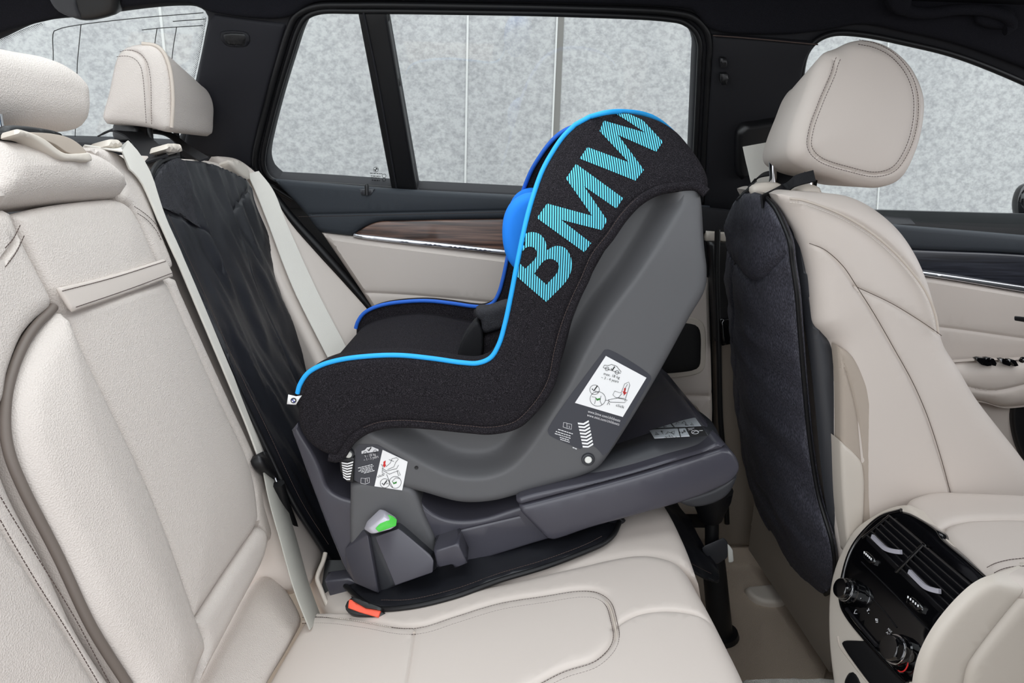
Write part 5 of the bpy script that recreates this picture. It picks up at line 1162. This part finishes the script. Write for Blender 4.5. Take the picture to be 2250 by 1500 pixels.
# two air vents with slats
VA = [(1968, 1138), (2043, 1201), (1982, 1262), (1908, 1187)]
VB = [(2043, 1203), (2150, 1292), (2085, 1362), (1984, 1262)]
def vent(Q):
    a, b, c, d = [np.array(q, float) for q in Q]
    v = quad(SATINB, 'air_vent', [tuple(q) for q in Q], .0046, .004)
    for k in range(6):
        t = (k + .5) / 6; p, q = d + (a - d) * t, c + (b - c) * t
        P3 = [CQ.P(CQ.hit(*p), .007)[0], CQ.P(CQ.hit(*q), .007)[0]]
        V, Fs = strap_geo(np.array([P3[0], (P3[0] + P3[1]) / 2, P3[1]]), CQ.N * .8 + CQ.V * .9, .012, .0022); mesh_obj('vent_slat', V, Fs, SATINB, v)
    for e in ((a, d), (b, c)):
        tube('vent_edge', GLOSS, CQ.line([tuple(e[0]), tuple(e[1])], .010, 20), .0022, v)
    return v
va = vent(VA); vb = vent(VB)
def tab(L, par):
    P = CQ.line(L, .014, 5); strap('vent_tab', SILVER, P, CQ.N * .25 + CQ.V, .0062, .004, par)
tab([(1935, 1185), (1950, 1200), (1966, 1213), (1988, 1219), (1999, 1220)], va)
tab([(2018, 1263), (2035, 1280), (2054, 1297), (2072, 1304), (2086, 1307)], vb)
# thumb wheels with white marks
for Q in ([(1907, 1217), (1915, 1214), (1934, 1234), (1930, 1244), (1922, 1242), (1905, 1224)], [(2003, 1316), (2012, 1312), (2040, 1338), (2036, 1350), (2026, 1348), (2000, 1324)]):
    tw = puff('thumb_wheel', GLOSS, CQ, CQ.tr(Q), pan, thick=.01, r=.003, res=.01, lift=.010)
    a, b = np.array(Q[1]) + (-3, 4), np.array(Q[2]) + (-3, 2); g = Geo()
    for k in range(5):
        p = a + (b - a) * (k + .3) / 5
        V, Fs = decal_geo(CQ, CQ.tr(cor((p[0] - 1, p[1] - 3), (p[0] + 1.8, p[1] - 2), (p[0] + 1.2, p[1] + 3), (p[0] - 1.6, p[1] + 2)), True), .0112); g.add(V, Fs)
    g.obj('wheel_mark', WHITE, tw, smooth=False)
# control strip, display window, buttons
tube('panel_line', SATINB, CQ.line([(1898, 1236), (1940, 1276), (1976, 1312), (2030, 1370), (2046, 1385)], .0045, 10), .0009, pan)
tube('panel_line', SATINB, CQ.line([(1905, 1300), (1940, 1335), (1976, 1380)], .0045, 10), .0008, pan)
g = Geo()
for a in (('AUTO', (1930, 1318), (1950, 1338), 5.2),):
    pass
def ic(lines, wd=1.1):
    G2 = ribs(CQ, lines, wd, .0050); g.add(np.concatenate(G2.V), G2.F)
ic([[(1890, 1306), (1894, 1318)], [(1888, 1308), (1897, 1310)], [(1893, 1320), (1899, 1316)]])
ic([[(1883, 1350), (1886, 1342), (1889, 1342)], [(1884, 1350), (1890, 1350)]])
ic([[(1912, 1346), (1916, 1338)], [(1911, 1343), (1918, 1342)], [(1914, 1349), (1916, 1350)]])
ic([circ(1933, 1364, 2.6, n=8) + [(1935.6, 1364)], [(1931, 1369), (1936, 1370)], [(1930, 1361), (1936, 1368)]])
for t_, p, q in (('MAX', (1956, 1385), (1964, 1393), ), ('A/C', (1953, 1392), (1961, 1400))):
    V, Fs = text_geo(t_, CQ, p, q, 5.0, off=.0050); g.add(V, Fs)
g.obj('button_symbol', PRINT, pan, smooth=False)
def knob(px0, r, Y_=None, red=False):
    c = CQ.P(CQ.hit(*px0), .004)[0]; ax = CQ.N
    k = lathe('control_knob', GLOSS, c, ax, [(0, r * 1.12), (.006, r * 1.12), (.007, r), (.013, r * .98), (.0145, r * .96), (.0145, r * .90), (.022, r * .86), (.024, r * .78), (.0245, r * .3)], pan, seg=36)
    lathe('knob_ring', CHROME, c + ax * .0135, ax, [(0, r * .99), (.001, r * 1.0), (.0016, r * .985)], k, seg=36)
    if red:
        th = np.linspace(-.9, .9, 12); e1 = -CQ.U * 1.0; e2 = CQ.V
        sgn = 1 if e1[1] < 0 else -1
        P = [c + ax * .006 + r * 1.14 * (math.cos(t) * e1 * sgn + math.sin(t - .5) * e2 * .9) for t in th]
        tube('red_mark', INKR, P, .0008, k, 6)
    return k
knob((1880, 1304), .0172); knob((1992, 1436), .0190, red=True)
# chrome sliver at the lower edge and storage tray below
tube('lower_strip', SATINB, CQ.line([(1868, 1340), (1900, 1380), (1934, 1420)], .006, 10), .003, pan)
quad(ALU, 'tray_release', [(1972, 1469), (1980, 1474), (1992, 1481), (1984, 1481)], .006, .004)
puff('storage_tray', BLACKP, CP, CP.tr([(1857, 1414), (1862, 1410), (1908, 1410, 1), (2002, 1504, 1), (2000, 1560, 1), (1960, 1560, 1)]), con, thick=.02, r=.002, res=.02, lift=.0065)
puff('lower_socket', BLACKP, CP, CP.tr([(1862, 1492), (1868, 1480), (1880, 1478), (1892, 1492), (1900, 1530), (1870, 1530)]), con, thick=.02, r=.002, res=.02, lift=.0055)
tube('body_seam', SEAM, CP.line([(1846, 1400), (1850, 1420), (1872, 1450), (1905, 1492), (1920, 1510)], .004, 8), .0016, con)
# near side of the console
NS = side(.682)
puff('side_panel', PLBEIGE, NS, NS.tr([(2170, 1284, 1), (2190, 1277), (2215, 1281), (2270, 1292), (2420, 1330, 1), (2420, 1640, 1), (2008, 1640, 1), (2016, 1520), (2030, 1456), (2060, 1396), (2106, 1337), (2150, 1296)]), con, thick=.05, r=.012, res=.014, taper=lambda P: P + np.array([[.06, 0]]),
     grooves=[(NS.tr([(2262, 1300), (2210, 1362), (2150, 1440), (2132, 1470), (2122, 1520), (2118, 1600)], False), .004, .006)])
# armrest in two lids
AR = from3(at_y(2000, 1110, .915), at_y(2330, 1090, .915), at_y(2180, 1260, .713))
FARL = [(1988, 1107), (1994, 1098), (2032, 1084), (2060, 1081), (2150, 1084), (2300, 1090, 1), (2400, 1150, 1), (2250, 1143), (2180, 1142), (2110, 1147), (2067, 1167, 1), (2048, 1160), (2006, 1128)]
puff('armrest_lid', LEATHER2, AR, AR.tr(FARL), con, thick=.05, r=.014, res=.012, lift=.004)
NEARL = [(2068, 1170), (2076, 1160), (2112, 1149), (2180, 1145), (2250, 1146), (2420, 1160, 1), (2500, 1320, 1), (2250, 1285), (2205, 1278), (2180, 1268), (2120, 1220), (2080, 1186)]
nl = puff('armrest_lid', LEATHER2, AR, AR.tr(NEARL), con, thick=.03, r=.014, res=.012, lift=.006)
stitches('stitching', THREAD_D, [AR.line([(2168, 1258), (2185, 1249), (2215, 1241), (2260, 1236)], .0068), AR.line([(2184, 1270), (2200, 1262), (2225, 1256), (2262, 1254)], .0068)], nl)
puff('armrest_base', BLACKP, AR, AR.tr([(2000, 1118, 1), (2300, 1095, 1), (2400, 1250, 1), (2190, 1262, 1), (2080, 1185)]), con, thick=.03, r=.003, res=.03, lift=-.055)
# floor fittings: mat, rail cover, lower sill trim
FZ = Surf((0, 0, .092), (1, 0, 0), (0, 1, 0))
fm = thing('floor_mat', 'brown grey carpet floor mat in the rear footwell beside the console', 'floor mat', (.50, 1.2, .09))
puff('mat_pile', CARPET, FZ, np.array([(.40, 1.06), (.62, 1.06), (.66, 1.12), (.665, 1.40), (.62, 1.46), (.36, 1.46), (.30, 1.40), (.30, 1.06)]), fm, thick=.008, r=.004, res=.02, lift=.008)
rc = thing('rail_cover', 'beige plastic cover of the front seat rail on the floor', 'rail cover', at_z(1690, 1300, .11))
RS = Surf((0, 0, .115), (1, 0, 0), (0, 1, 0))
puff('cover', PLBEIGE, RS, RS.tr([(1637, 1287, 1), (1660, 1284), (1720, 1282), (1735, 1290), (1733, 1306), (1722, 1318), (1690, 1320), (1665, 1314), (1648, 1303)]), rc, thick=.03, r=.008, res=.012)
puff('rail_foot', PLBEIGE, RS, RS.tr(cor((1722, 1258), (1800, 1250), (1800, 1262), (1724, 1274))), rc, thick=.03, r=.004, res=.02)
lm = thing('floor_mat', 'pale grey fleece mat at the bottom edge beside the console', 'floor mat', at_z(1740, 1500, .2))
LMs = Surf((0, 0, .2), (1, 0, 0), (0, 1, 0))
puff('mat_pile', MATC, LMs, LMs.tr([(1632, 1491, 1), (1700, 1488), (1790, 1489), (1842, 1490, 1), (1860, 1600, 1), (1620, 1600, 1)]), lm, thick=.012, r=.004, res=.012, disp=wrinkle(4., .004, 60, 60))
